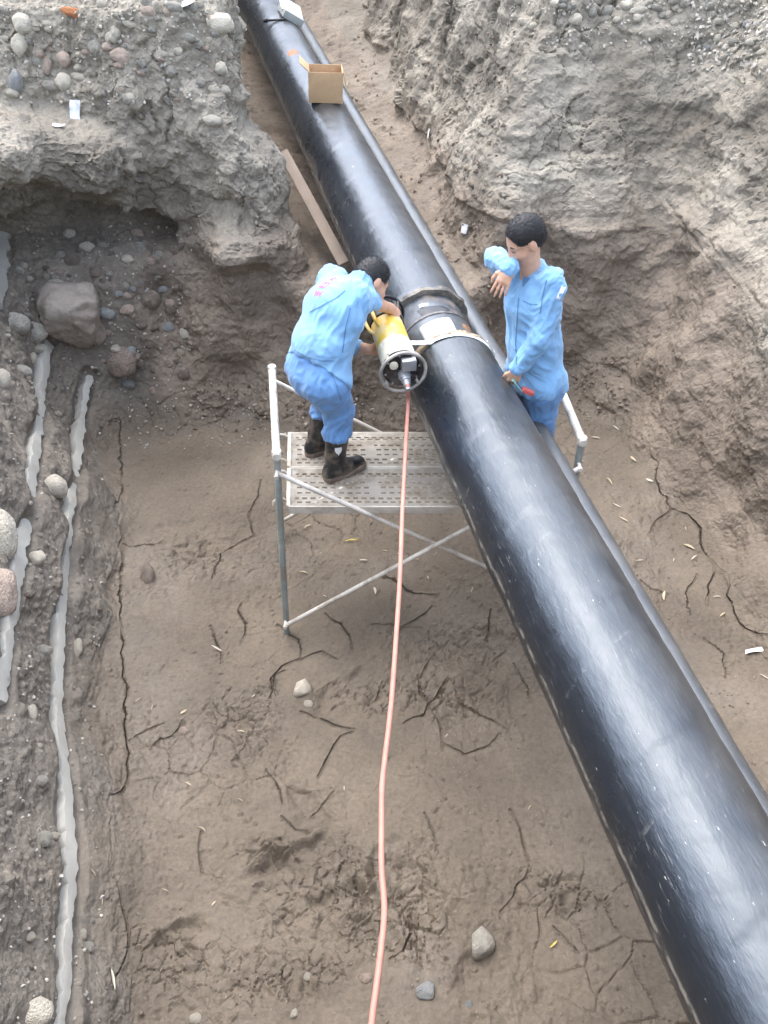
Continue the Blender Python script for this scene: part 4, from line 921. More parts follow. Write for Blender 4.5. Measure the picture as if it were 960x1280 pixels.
# collar flaps, pale shoulder stripe and a red tab
bm = bmesh.new()
for sg in (-1, 1):
    pts = []
    for k in range(9):
        a = math.radians(20+k*17)*sg; rad = .089; c = neck-spine*.045; dv = fw*math.cos(a)+lf*sg*0+np.cross(spine, fw)*math.sin(a)
        pts.append((c+dv*rad+spine*.035, c+dv*(rad+.022)-spine*(.020+.03*max(0, 1-k/3))))
    vv_ = [(bm.verts.new(a), bm.verts.new(b)) for a, b in pts]
    for (a, b), (c, d) in zip(vv_, vv_[1:]): bm.faces.new((a, b, d, c))
bmesh.ops.solidify(bm, geom=bm.faces[:], thickness=.004)
part('collar', bm, M_JKT, jk2)
sdv = nrm_(np.array(sh_l)-A(480, 0, 0)*0-np.array([0, 0, CAM_H])); c = A(701, 366, 4.02)
stick_on(jk2, [A(697, 374, 4.0), A(705, 358, 4.0)], nrm_(ray(700, 366)), .022, M_WHITE, 'shoulder_stripe', jk2)
stick_on(jk2, [A(707, 372, 4.0), A(708, 380, 4.0)], nrm_(ray(707, 375)), .008, M_RED, 'red_tab', jk2)
# seams, pocket and plackets
M_SEAM = mat('blue_seam', (.09, .19, .34), .9, .1)
vd2 = nrm_(ray(665, 390))
for nm_, pts in (('front_seam', [(648, 372), (646, 400), (644, 430), (646, 455)]), ('pocket_flap', [(654, 376), (662, 380), (672, 381)]), ('sleeve_seam', [(683, 350), (678, 372), (675, 392)])):
    stick_on(jk2, [A(x, y, 4.0) for x, y in pts], vd2, .0055, M_SEAM, nm_, jk2)
vd1 = nrm_(ray(415, 400))
for nm_, pts in (('yoke_seam', [(386, 390), (402, 382), (420, 372), (432, 362)]), ('side_seam', [(438, 385), (432, 410), (428, 440)]), ('hem_seam', [(366, 437), (385, 446), (404, 450), (418, 450)])):
    stick_on(jk1, [A(x, y, 3.95) for x, y in pts], vd1, .0055, M_SEAM, nm_, jk1)
tr1 = [o for o in w1.children if o.name.startswith('trousers')][0]
stick_on(tr1, [A(412, 462, 3.9), A(420, 480, 3.9), A(426, 500, 3.9)], nrm_(ray(415, 480)), .0055, M_SEAM, 'side_pocket', tr1)
# brows, eyes and short hair
def strands(hr, n, seed, hd_, up_):
    g = np.random.default_rng(seed); me = hr.data; V = np.array([v.co[:] for v in me.vertices]); Nn = np.array([v.normal[:] for v in me.vertices]); k = g.integers(0, len(V), n); VV, TTT = [], []
    for q, i in enumerate(k):
        p, nn = V[i], Nn[i]; d = nrm_(nn+.55*g.normal(size=3)+np.array([0, 0, -.25])); s_ = nrm_(np.cross(d, g.normal(size=3)))*.0011; L_ = g.uniform(.006, .014); VV += [p-s_-nn*.002, p+s_-nn*.002, p+d*L_]; TTT.append((3*q, 3*q+1, 3*q+2))
    o = link('strands', mesh_np('strands', np.array(VV), np.array(TTT), M_HAIR), hr); tag(o, kind='stuff')
for w_, hd_ in ((w1, 0), (w2, 1)):
    hr = [o for o in w_.children if o.name.startswith('hair')][0]; strands(hr, 3500, 40+hd_, None, None)
M_EYE = mat('dark_eye', (.02, .016, .014), .3, .2)
for q in (-1, 1):
    bm = bmesh.new(); b_tube(bm, [Ph(.084, q*.014, .028), Ph(.085, q*.030, .033), Ph(.074, q*.048, .027)], [.003, .0042, .002], 6); part('eyebrow', bm, M_HAIR, w2)
    bm = bmesh.new(); b_tube(bm, [Ph(.084, q*.020, .003), Ph(.0875, q*.030, .004), Ph(.080, q*.041, .003)], [.001, .0034, .001], 6); part('eye', bm, M_EYE, w2)
# ================================================================ x-ray head, cable, strap, box, boards
M_YEL = mat('yellow_enamel', (.78, .50, .07), .38, .12, 10, .0008, 60, dirt=(.62, .56, .42), dirt_amt=.5, dscale=9)
M_CREAM = mat('cream_glare_and_gauge', (.72, .66, .50), .5, .12, 12); M_BLK = mat('black_metal', (.018, .018, .02), .4, .4, 14, .001, 60, .3, dirt=(.14, .12, .10), dirt_amt=.4, dscale=14)  # cream serves the gauge face and the painted overexposure on the yellow body
M_GRY = mat('grey_cast_metal', (.40, .41, .42), .4, .2, 14, .001, 60, .6); M_RING = mat('scuffed_guard_ring', (.34, .32, .29), .5, .3, 12, .001, 60, .4, dirt=(.55, .50, .42), dirt_amt=.5, dscale=12)
X0, X1 = Vector((.105, 3.93, 1.795)), Vector((-.015, 4.52, 1.845)); XA = (X1-X0).normalized(); xx_, xy_, _ = frame_of(XA)
xr = thing('x_ray_generator', 'yellow cylindrical x-ray instrument with guard rings strapped beside the stripped weld', 'instrument', tuple(X0))
def xa(s, r=0, ang=0): return X0+XA*s+(xx_*math.cos(ang)+xy_*math.sin(ang))*r
def torus(bm, c, ax, R, r, n=40, m=10):
    x, y, d = frame_of(ax); c = Vector(c); rings = []
    for k in range(n):
        a = 2*math.pi*k/n; o = x*math.cos(a)+y*math.sin(a); rings.append([bm.verts.new(c+o*(R+r*math.cos(2*math.pi*j/m))+d*r*math.sin(2*math.pi*j/m)) for j in range(m)])
    for k in range(n):
        a, b = rings[k], rings[(k+1) % n]
        for j in range(m): bm.faces.new((a[j], a[(j+1) % m], b[(j+1) % m], b[j]))
bm = bmesh.new(); b_lathe(bm, X0, XA, [(.22, .092), (.225, .096), (.44, .096), (.45, .09)], 40); body = part('body', bm, M_YEL, xr)
bm = bmesh.new(); b_lathe(bm, X0, XA, [(.055, .094), (.06, .099), (.222, .099), (.226, .094)], 40); part('glare_band', bm, M_CREAM, xr)  # rear of the yellow body, its overexposure painted as a cream band
bm = bmesh.new(); b_lathe(bm, X0, XA, [(.022, .085), (.022, .104), (.028, .108), (.055, .108), (.058, .09)], 40); part('rear_plate', bm, M_BLK, xr)
bm = bmesh.new(); b_lathe(bm, X0, XA, [(.44, .09), (.445, .106), (.53, .110), (.56, .098), (.60, .075), (.60, .03)], 36); part('front_housing', bm, M_BLK, xr)
for s_, nm_ in ((0.0, 'rear'), (.575, 'front')):
    bm = bmesh.new(); torus(bm, xa(s_), XA, .126, .0095); part('guard_ring', bm, M_RING if s_ == 0 else M_BLK, xr)
    for k in range(4):
        a = math.pi/4+k*math.pi/2; bm = bmesh.new(); b_tube(bm, [xa(s_, .124, a), xa(s_+(.035 if s_ == 0 else -.035), .117, a), xa(s_+(.075 if s_ == 0 else -.08), .100, a)], .009, 8); part('ring_post', bm, M_RING if s_ == 0 else M_BLK, xr)
for a in (2.3, 2.95, -1.2):                                                    # bent yellow lifting handles at the front
    bm = bmesh.new(); b_tube(bm, catmull([xa(.36, .09, a), xa(.40, .116, a), xa(.50, .124, a), xa(.56, .127, a)], 5), .011, 10); part('handle', bm, M_YEL, xr)
rx, ry = xx_, xy_
bm = bmesh.new(); b_box(bm, xa(.004, .055, 1.0), (.040, .034, .022), (rx, ry, XA), .005); part('control_box', bm, M_GRY, xr)
bm = bmesh.new(); b_box(bm, xa(.012, .062, -.4), (.016, .022, .012), (rx, ry, XA), .003); part('terminal_block', bm, M_BLK, xr)
bm = bmesh.new(); b_lathe(bm, xa(.022, .062, 2.5), -XA, [(0, .024), (.010, .024), (.013, .020)], 20); part('pressure_gauge', bm, M_CREAM, xr)
for k in range(8):
    bm = bmesh.new(); b_lathe(bm, xa(.022, .096, k*math.pi/4+.2), -XA, [(0, .006), (.005, .006)], 8); part('bolt', bm, M_GRY, xr)
gl = xa(.02, .03, -1.2); gd = (-XA+Vector((0, 0, -.25))).normalized()
bm = bmesh.new(); b_lathe(bm, gl, gd, [(-.01, .036), (.02, .036), (.024, .028), (.05, .027), (.053, .021), (.085, .020), (.088, .015), (.115, .014)], 24); part('cable_gland', bm, M_GRY, xr)
c0 = gl+gd*.10
pts = [tuple(gl+gd*.06), tuple(c0), tuple(atz(510, 505, 1.60))]+[tuple(atz(*q)) for q in ((507, 560, 1.54), (503, 640, 1.50), (500, 720, 1.46), (495, 800, 1.42), (489, 880, 1.38), (481, 950, 1.35), (477.5, 985, 1.335), (477, 1030, 1.32), (477, 1085, 1.30), (480.5, 1135, 1.285), (477, 1180, 1.27), (471, 1230, 1.26), (464, 1285, 1.26))]+[(-.06, .62, 1.32), (-.09, .36, 1.55), (-.12, .1, 2.0), (-.15, -.2, 2.62), (-.3, -.7, 2.66)]
M_CAB = mat('salmon_cable_sheath', (.46, .195, .145), .55, .12, 20, .0006, 200, dirt=(.46, .24, .185), dirt_amt=.4, dscale=9)
bm = bmesh.new(); b_tube(bm, catmull(pts, 8), .011, 12); tag(part('cable', bm, M_CAB), 'salmon pink cable hanging from the yellow instrument towards the camera', 'cable')
# binding wire knot on the cable
# strap over the pipe
ang_p = lambda a, s, r: O43+PD*s+(_px*math.cos(a)+_pz*math.sin(a))*r
SS = W0-.01
M_STRAP = mat('white_webbing', (.78, .82, .78), .8, .08, 30, .0006, 300)
def ribbon(name, pts, wdir, wd, th_, m, parent=None):
    bm = bmesh.new(); last = None; P = [Vector(p) for p in pts]
    for i, p in enumerate(P):
        t = (P[min(i+1, len(P)-1)]-P[max(i-1, 0)]).normalized(); wv = Vector(wdir); wv = (wv-t*wv.dot(t)).normalized(); nn = t.cross(wv)
        rg = [bm.verts.new(p+wv*wd*a+nn*th_*b) for a, b in ((-.5, -.5), (.5, -.5), (.5, .5), (-.5, .5))]
        if last:
            for k in range(4): bm.faces.new((last[k], last[(k+1) % 4], rg[(k+1) % 4], rg[k]))
        else: bm.faces.new(rg[::-1])
        last = rg
    bm.faces.new(last); return part(name, bm, m, parent)
sv = xa(.20, .112, .9); arc = [ang_p(math.radians(a), SS+.05*(a-90)/60*.4, PR_+.006) for a in range(122, -22, -8)]
strp = thing('strap', 'pale webbing strap laid over the thick pipe from the yellow instrument to the standing worker', 'strap', tuple(arc[5]))
ribbon('webbing', [xa(.19, .099, 2.6), xa(.19, .099, 1.9), xa(.19, .099, 1.2), xa(.19, .101, .55)]+arc, PD, .034, .003, M_STRAP, strp)
he = Vector(A(640, 474, 3.97)); tail = [arc[-1], arc[-1]+(he-arc[-1])*.5+Vector((0, 0, -.01)), he, he+Vector((.05, -.03, -.05)), he+Vector((.10, -.02, -.075))]
ribbon('loose_end', catmull(tail, 4), PD, .026, .003, mat('teal_webbing', (.20, .50, .45), .8, .2, 40), strp)
bm = bmesh.new(); b_box(bm, he+Vector((.09, -.03, -.06)), (.035, .018, .012), ((1, 0, -.5), (0, 1, 0), (.5, 0, 1)), .004); part('buckle', bm, mat('red_buckle', (.55, .12, .10), .5, .2, 20), strp)
# film pad and tape on the bare steel
def patch(name, a0, a1, s0, s1, r, th_, m, parent, rough_=0.0, n=18):
    bm = bmesh.new(); g = []
    for i in range(n+1):
        row = []
        for j in range(n+1):
            u, v = i/n, j/n; e = min(u, 1-u, v, 1-v); rr = r+th_*min(1, math.sqrt(min(1, e*5)))
            q = ang_p(math.radians(a0+(a1-a0)*u), s0+(s1-s0)*v, rr)
            if rough_: q = q+(_px*float(perlin([q*14], 95)[0])+_pz*float(perlin([q*14+Vector((5, 5, 5))], 96)[0])+PD*float(perlin([q*9], 97)[0])*1.5)*rough_
            row.append(bm.verts.new(q))
        g.append(row)
    for i in range(n):
        for j in range(n): bm.faces.new((g[i][j], g[i+1][j], g[i+1][j+1], g[i][j+1]))
    return part(name, bm, m, parent)
pad = tag(patch('film_pad', 78, 128, W0+.045, W0+.20, PR_-.040, .050, mat('white_pad', (.80, .82, .82), .7, .06, 12, .002, 40), None, .003), 'white film pad lying on the bare steel of the weld', 'pad')
patch('masking_tape', 70, 118, W0+.30, W0+.38, PR_-.033, .004, mat('black_tape', (.02, .021, .024), .4, .3, 20), main, .004)
tag(patch('white_streak', 62, 112, W0+.39, W0+.415, PR_-.033, .003, M_WHITE, main, .012), 'white streak across the bare steel')  # plain white streak across the steel
tag(patch('rust_patch', 40, 62, W0+.12, W0+.30, PR_-.034, .003, mat('rust', (.20, .10, .05), .9, .5, 18), main, .010), 'brown rust patch on the bare steel')
# plug and items farther up the pipe
su = s_of_px(352, 76); tag(patch('plug', 88, 112, su-.09, su+.09, PR_-.002, .008, mat('brown_plug', (.34, .17, .10), .8, .3, 14), main, .004), 'brown weld plug on the crown of the pipe')
M_CARD = mat('brown_cardboard', (.47, .31, .17), .85, .1, 9, .0006, 120, dirt=(.36, .23, .13), dirt_amt=.4, dscale=5); M_CARDI = mat('cardboard_inside', (.40, .27, .16), .9, .1, 9)
sbx = s_of_px(398, 136); bc_ = ang_p(math.radians(90), sbx+.02, PR_)
bx = thing('cardboard_box', 'open brown cardboard box standing on the thick pipe', 'box', tuple(bc_))
eu, er, ef = Vector((.05, -.02, 1)).normalized(), None, None
er = (_px-eu*_px.dot(eu)).normalized(); er = (Matrix.Rotation(math.radians(-9), 3, eu) @ er); ef = eu.cross(er)
wB, dB, hB = .15, .13, .25
def pane(name, c, hs_, ax): bm = bmesh.new(); b_box(bm, c, hs_, ax, .001); return part(name, bm, M_CARD, bx)
pane('front_side', bc_+eu*hB/2, (wB, .003, hB/2), (er, ef, eu)); pane('back_side', bc_+eu*hB/2+ef*dB*2, (wB, .003, hB/2), (er, ef, eu))
pane('left_side', bc_+eu*hB/2+ef*dB-er*(wB-.003), (.003, dB-.004, hB/2), (er, ef, eu)); pane('right_side', bc_+eu*hB/2+ef*dB+er*(wB-.003), (.003, dB-.004, hB/2), (er, ef, eu))
pane('bottom', bc_+eu*.008+ef*dB, (wB-.008, dB-.008, .004), (er, ef, eu))
for sg, tilt in ((-1, 40), (1, -75)):
    a_ = Matrix.Rotation(math.radians(tilt)*sg*-1, 3, ef) @ (er*sg); pane('flap', bc_+eu*(hB+.001)+ef*dB+er*sg*wB+a_*.05, (.05, dB-.004, .003), (a_, ef, a_.cross(ef)))
sp2 = s_of_px(357, 22); q = ang_p(math.radians(60), sp2+.25, PR_)
ws = thing('paper_carton', 'small white carton lying on the far end of the thick pipe', 'carton', tuple(q))
n_ = (_px*math.cos(math.radians(60))+_pz*math.sin(math.radians(60))); t_r = (_px*math.sin(math.radians(60))-_pz*math.cos(math.radians(60)))
bm = bmesh.new(); b_box(bm, q+n_*.042, (.12, .19, .04), (t_r, PD, n_), .006); part('carton_body', bm, mat('grey_card', (.36, .38, .36), .8, .1), ws)
bm = bmesh.new(); b_box(bm, q+n_*.086+PD*.12, (.14, .19, .003), (t_r, (PD+n_*.15).normalized(), n_), .001); part('lid', bm, M_WHITE, ws)
s3 = s_of_px(341, 33); q = ang_p(math.radians(88), s3+.02, PR_+.012); bm = bmesh.new(); b_tube(bm, [q-_px*.17, q-_px*.05, q+_px*.04], [.016, .010, .010], 10); b_lathe(bm, q-_px*.20, _px, [(0, .02), (.04, .024), (.05, .012)], 10); tag(part('wire_brush', bm, M_BLK), 'short black tool lying crosswise on the thick pipe', 'tool')
# board leaning between the pipe and the left bank
pb0, pb1 = Vector(aty(354, 190, 7.7)), Vector(aty(430, 330, 6.35)); dv = (pb1-pb0).normalized(); wv = dv.cross(Vector((-.3, -.3, 1))).normalized(); nv = wv.cross(dv)
if nv.z < 0: nv = -nv
bm = bmesh.new(); b_box(bm, (pb0+pb1)/2, ((pb1-pb0).length/2, .045, .012), (dv, wv, nv), .003)
tag(part('wooden_board', bm, mat('bleached_timber', (.27, .21, .16), .85, .2, 3, .002, 30, aniso=(1, 1, 1))), 'bleached timber board leaning between the thick pipe and the left bank', 'board')
# pale conduits half buried in the left bank
M_CON = mat('pale_conduit', (.37, .355, .31), .7, .14, 4, .003, 14, dirt=(.32, .29, .25), dirt_amt=.3, dscale=5)
for q_, (lab, rad, C_, Nn) in enumerate(CONDUITS):
    bm = bmesh.new(); last = None
    for i in range(len(C_)):
        t = Vector(C_[min(i+1, len(C_)-1)]-C_[max(i-1, 0)]).normalized(); n_ = Vector(Nn[i]); n_ = (n_-t*n_.dot(t)).normalized(); sd_ = t.cross(n_); c = Vector(C_[i]); a = np.array([C_[i]], np.float32)
        wl, wr_ = [rad*(.80+.60*float(perlin(a*5.5, 400+q_+e)[0])+.55*float(perlin(a*15, 410+e)[0])+.30*float(perlin(a*38, 420+e)[0])) for e in (0, 3)]
        rg = [bm.verts.new(c+sd_*u+n_*v) for u, v in ((-wl*1.1, -.08), (-wl, .006), (-wl*.88, .012), (-wl*.2, .013), (wr_*.3, .012), (wr_*.9, .010), (wr_, .002), (wr_*1.1, -.08))]
        if last:
            for k in range(7): bm.faces.new((last[k], last[k+1], rg[k+1], rg[k]))
        else: bm.faces.new(rg)
        last = rg
    bm.faces.new(last[::-1]); tag(part('duct_strip', bm, M_CON), lab, 'strip', 'grey-white strips in the left bank')
# ================================================================ stones, gravel, leaves, scraps
def stone_mesh(seed, sub=3, angular=0.0, flat=1.0):
    bm = bmesh.new(); bmesh.ops.create_icosphere(bm, subdivisions=sub, radius=1); V = np.array([v.co[:] for v in bm.verts], np.float32); T = np.array([[v.index for v in f.verts] for f in bm.faces]); bm.free()
    r = 1+.22*perlin(V*1.1, seed)+.10*perlin(V*2.6, seed+1)+.03*fbm(V*7, 2, seed+2)
    if angular:
        g = np.random.default_rng(seed)
        for _ in range(9):
            n = g.normal(size=3); n /= np.linalg.norm(n); d = V@n; lim = .62+.25*g.random(); r = np.where((d*r > lim) & (d > .05), r+(lim/np.maximum(d, .05)-r)*angular, r)
    return V*r[:, None]*np.array([1, 1, flat]), T
def stone_mat(name, c, v=.3): return mat(name, c, .85, v, 1.6, .03, 9, dirt=(.27, .23, .18), dirt_amt=.22, dscale=.9)
SM = {'pale': stone_mat('pale_stone', (.62, .56, .45), .18), 'grey': stone_mat('grey_stone', (.40, .37, .31)), 'brown': stone_mat('brown_stone', (.24, .19, .15)), 'pink': stone_mat('pinkish_stone', (.50, .39, .31)), 'blue': stone_mat('blue_grey_stone', (.34, .345, .33), .2)}
BASE = [stone_mesh(100+i, 3, (0 if i % 3 else .5), (.8, .7, .9, .62)[i % 4]) for i in range(8)]; ANG = [stone_mesh(140+i, 3, .95, .85) for i in range(4)]
CACHE = {}
def smesh(kind, i, col):
    k = (kind, i, col)
    if k not in CACHE: V, T = (BASE if kind == 'r' else ANG)[i]; CACHE[k] = mesh_np('stone', V, T, SM[col])
    return CACHE[k]
def put_stone(px, py, w_, h_, col, kind, label, sink=.35, name='stone', group=None, idx=None, cat='stone', roll=None):
    p, n = on_earth(px, py)
    if p is None: return None
    dist_ = (p-Vector(_C)).dot(Vector(_F)); a, b = w_/2/FOC*dist_, h_/2/FOC*dist_; c = (a+b)/2
    i = random.randrange(len(BASE) if kind == 'r' else len(ANG)) if idx is None else idx
    o = link(name, smesh(kind, i, col)); vd = Vector(ray(px, py)).normalized(); rx = Vector((1, 0, 0)); uy = (Vector(_U)-vd*Vector(_U).dot(vd)).normalized()
    # widths as seen, depth along the line of sight in proportion; resting on the earth by its own thickness
    R = Matrix((rx, uy, -vd)).transposed(); th = roll if roll is not None else random.uniform(-.4, .4)
    o.scale = (a*1.06, b*1.06, min(a, b)*1.0); o.rotation_mode = 'QUATERNION'; o.rotation_quaternion = (R @ Matrix.Rotation(th if abs(w_-h_) < .3*max(w_, h_) else 0, 3, 'Z')).to_quaternion()
    o.location = p+n*min(a, b)*(.45-.9*sink)
    return tag(o, label, cat, group)
NB = [  # notable stones: place, size in the picture, colour, shape, label
 (88,382,72,84,'brown','a','big blocky brown boulder jutting from the left bank above the strips'),
 (72,356,24,13,'pale','r','small pale stone lying on top of the big brown boulder'),
 (20,403,36,30,'grey','r','grey stone left of the big boulder, touching the one at the strip end'),
 (44,414,30,24,'grey','r','rounded stone sitting on the end of the upper strip'),
 (45,432,24,13,'pale','r','flat pale stone tucked under the rounded stone at the strip end'),
 (40,448,9,14,'pale','r','small white pebble just below the stones at the strip end'),
 (24,464,28,15,'grey','r','flat grey cobble left of the upper strip near its top'),
 (4,475,20,30,'pale','r','white cobble at the left edge beside the upper strip'),
 (152,450,42,40,'brown','r','large smooth brown cobble right of the lower strip top'),
 (145,436,14,12,'pale','a','white chip stuck on the large smooth brown cobble'),
 (118,414,26,30,'brown','r','brown cobble just right of the big boulder foot'),
 (132,392,26,13,'blue','r','flat blue grey stone right of the big boulder'),
 (189,372,24,26,'brown','r','round brown cobble in the dark gravel seam'),
 (228,415,13,14,'pale','r','white pebble at the right edge of the dark gravel seam'),
 (68,607,31,29,'pale','r','white cobble lying between the two strips'),
 (2,672,38,66,'pale','r','upper of two big white boulders at the left edge'),
 (2,745,38,66,'pink','r','lower of two big boulders at the left edge, pinkish'),
 (44,697,22,22,'pale','a','pale broken stone just right of the upper strip bend'),
 (40,892,14,24,'pale','r','white crescent stone left of the lower strip'),
 (55,815,22,13,'grey','r','grey cobble between the strips at mid height'),
 (96,812,11,24,'pale','r','pale stone pressed against the right side of the lower strip'),
 (94,788,9,18,'grey','r','grey stone above the pale one right of the lower strip'),
 (52,1048,20,19,'grey','r','grey cobble of a touching pair low on the left bank'),
 (66,1044,16,9,'pale','r','thin pale stone of a touching pair low on the left bank'),
 (52,977,18,14,'grey','r','greyish stone low on the left bank above the touching pair'),
 (108,1186,15,15,'grey','r','round grey pebble right of the lower strip near its lower end'),
 (104,1168,9,14,'pale','r','small pale pebble above the round grey one beside the lower strip'),
 (36,1170,13,11,'pale','r','white pebble alone on the lower left bank'),
 (42,1268,44,34,'pale','a','cream angular rock cut by the bottom left corner'),
 (184,721,17,32,'brown','r','brown upright cobble in the mud left of the scaffold leg'),
 (375,862,23,26,'pale','a','flat white chip lying in the middle of the pit floor'),
 (384,879,12,10,'pale','a','little white chip touching the flat white chip'),
 (602,1179,32,38,'grey','a','grey lump of broken concrete on the pit floor near the bottom'),
 (533,1241,27,22,'blue','a','blue grey stone chip right of the cable near the bottom'),
 (587,1254,10,10,'blue','r','tiny blue grey pebble right of the blue grey chip'),
 (245,1274,15,13,'pale','a','pale stone at the bottom edge left of the cable'),
 (366,1268,10,13,'pale','a','pale pointed chip at the bottom edge nearest the cable on its left'),
 (456,1221,15,11,'pink','r','pinkish pebble touching the cable line near the bottom'),
 (385,1220,9,10,'pale','r','white pebble in the hollow left of the cable near the bottom'),
 (228,912,12,11,'pink','r','small tan stone alone on the left side of the pit floor'),
 (28,30,22,24,'pale','r','upper of two large white cobbles in the top left corner'),
 (24,56,19,27,'pale','r','lower of two large white cobbles in the top left corner'),
 (82,103,20,23,'pale','r','round white cobble in the lower row of the upper left gravel'),
 (65,107,20,12,'grey','r','grey stone leaning on the round white cobble in the upper left gravel'),
 (151,69,26,18,'pink','r','pink oval cobble in the upper left gravel'),
 (122,59,20,16,'grey','r','grey cobble left of the pink oval one'),
 (80,71,17,18,'pink','r','pinkish round cobble in the middle of the upper left gravel'),
 (18,101,17,26,'blue','r','blue grey cobble in the gravel at the left edge'),
 (15,114,20,11,'pale','r','pale stone under the blue grey cobble at the left edge'),
 (58,83,13,20,'pink','r','tall pinkish pebble in the cluster of the upper left gravel'),
 (46,75,12,16,'grey','r','grey pebble left of the tall pinkish one'),
 (100,98,20,10,'pale','r','flat white pebble right of the round white cobble'),
 (97,85,11,9,'pale','r','small white pebble above the flat white one'),
 (275,30,32,24,'pale','r','large pale stone at the top right of the left bank'),
 (275,85,14,14,'pale','r','round white pebble high on the grey block'),
 (265,152,24,14,'pale','r','oval pale stone in the grey block near the pipe'),
 (126,4,14,10,'pale','r','white stone cut by the top edge above the left bank'),
 (648,4,14,10,'pale','r','white stone at the top edge above the trench corner'),
 (655,27,12,10,'pale','r','left one of two white pebbles near the trench corner top'),
 (668,31,13,9,'pale','r','right one of two white pebbles near the trench corner top'),
 (718,24,19,13,'pale','r','oval white stone in the upper right gravel beside a dark dent'),
 (796,13,22,8,'pale','r','long thin white stone in the upper right gravel'),
 (757,14,20,11,'grey','r','grey oval cobble in the upper right gravel'),
 (941,51,17,9,'pale','r','white stone near the right edge in the grey gravel heap'),
 (952,63,16,9,'pale','r','white stone at the right edge just under another white one'),
 (919,34,14,11,'pale','r','pale chunk in the grey gravel heap at top right'),
 (184,1,14,8,'grey','r','grey stone at the top edge of the left bank'),
 (80,265,0,0,'grey','r',''), (86,291,15,12,'pale','r','pale pebble lying in the dark hollow'),
 (108,310,18,12,'pale','r','pale oval pebble below the hollow'), (160,321,14,10,'pale','r','small pale pebble below the grey block lip'),
 (120,341,15,14,'brown','r','round brown pebble above the big boulder'), (92,326,20,15,'brown','r','brown pebble between the hollow and the big boulder'),
]
def boulder(px, py, w_, h_, label):
    p, n = on_earth(px, py+10); k = (p-Vector(_C)).dot(Vector(_F))/FOC; V, T = stone_mesh(77, 5, 0, 1); V = V/np.linalg.norm(V, axis=1)[:, None]; V = V/((np.abs(V)**5).sum(1)**.2)[:, None]; g = V.astype(np.float32)
    for c_, l_ in (((.6, -.7, .5), 1.05), ((-.5, -.6, -.7), 1.0), ((.8, .1, -.6), 1.05), ((-.7, -.3, .6), 1.1)): c_ = nrm_(c_); V = V-np.outer(np.maximum(V@c_-l_, 0), c_)
    V = V+V*(.10*perlin(g*1.5, 300)+.06*fbm(g*3, 3, 301)+.02*fbm(g*11, 2, 303))[:, None]; V = V*np.array([w_*k*.46, w_*k*.42, h_*k*.42]); V[:, 0] *= 1+.12*V[:, 2]/(h_*k*.42)
    return tag(link('boulder', mesh_np('boulder', V, T, SM['boulder']), loc=p+n*.02, rot=(.35, .1, .15)), label, 'boulder')
SM['boulder'] = mat('boulder_stone', (.30, .26, .215), .85, .3, 4, .012, 30, dirt=(.20, .155, .12), dirt_amt=.6, dscale=3)
for (x, y, a, b, col, kd, lab) in NB:
    if a:
        if kd == 'a' and a > 60: boulder(x, y, a, b, lab)
        else: put_stone(x, y, a, b, col, kd, lab, .35 if b < 60 else .3)
# the brick fragment
put_stone(90, 17, 30, 11, 'pink', 'a', 'orange brick fragment in the upper left gravel', .4, 'brick_fragment', None, 2, 'brick')
ob = bpy.context.scene.objects.get('brick_fragment'); me = ob.data.copy(); me.materials.clear(); me.materials.append(mat('orange_brick', (.50, .20, .08), .85, .25, 4, .02, 10)); ob.data = me
ZONES = [  # picture box, count, size range, colours, label, group
 ((0, 0, 300, 62), 44, (6, 15), 'pale grey pink grey', 'pebble in the gravel on top of the left bank', 'pebbles on top of the left bank'),
 ((30, 62, 300, 130), 34, (5, 14), 'pale grey pink pale', 'pebble set in the upper left face', 'pebbles in the upper left face'),
 ((640, 0, 955, 30), 34, (6, 13), 'pale grey grey pale', 'pebble in the gravel above the right wall', 'pebbles above the right wall'),
 ((880, 28, 958, 75), 16, (6, 13), 'grey pale grey blue', 'stone in the rubble heap at top right', 'stones of the rubble heap at top right'),
 ((70, 285, 245, 350), 34, (5, 13), 'brown grey brown pink', 'stone in the gravel below the dark hollow', 'stones below the hollow'),
 ((125, 350, 235, 490), 36, (6, 15), 'brown pink grey blue', 'stone in the gravel seam under the grey block', 'stones in the dark gravel seam'),
 ((8, 330, 60, 420), 18, (5, 11), 'grey pale brown grey', 'small stone left of the big boulder', 'stones left of the big boulder'),
 ((2, 480, 125, 900), 26, (4, 9), 'grey brown pale grey', 'small stone beside the left bank strips', 'small stones beside the strips'),
 ((2, 900, 125, 1275), 22, (4, 9), 'grey pale grey brown', 'small stone low on the left bank', 'small stones low on the left bank')]
ORD = ['leftmost', 'second from left', 'third from left', 'fourth from left', 'fifth from left', 'sixth from left', 'seventh from left', 'eighth from left', 'ninth from left', 'tenth from left', 'eleventh from left', 'twelfth from left', 'thirteenth from left', 'fourteenth from left', 'fifteenth from left', 'sixteenth from left', 'seventeenth from left', 'eighteenth from left', 'nineteenth from left', 'twentieth from left', 'fifth from right', 'fourth from right', 'third from right', 'second from right', 'rightmost']
CN = {'pale': 'pale', 'grey': 'grey', 'brown': 'brown', 'pink': 'pinkish', 'blue': 'blue grey'}
for (bx0, by0, bx1, by1), cnt, (s0, s1), cols, lab, grp in ZONES:
    cols = cols.split(); spots = sorted((random.uniform(bx0, bx1), random.uniform(by0, by1), random.choice(cols)) for _ in range(cnt)); seen = {}
    for x, y, c in spots:
        k = seen[c] = seen.get(c, -1)+1; a = random.uniform(s0, s1)
        put_stone(x, y, a*random.uniform(.9, 1.4), a*random.uniform(.6, 1), c, 'r' if random.random() < .75 else 'a', ORD[k if k < 20 else 25-(sum(q[2] == c for q in spots)-k)]+' '+CN[c]+' '+lab, .5, 'pebble', grp, None, 'pebble')
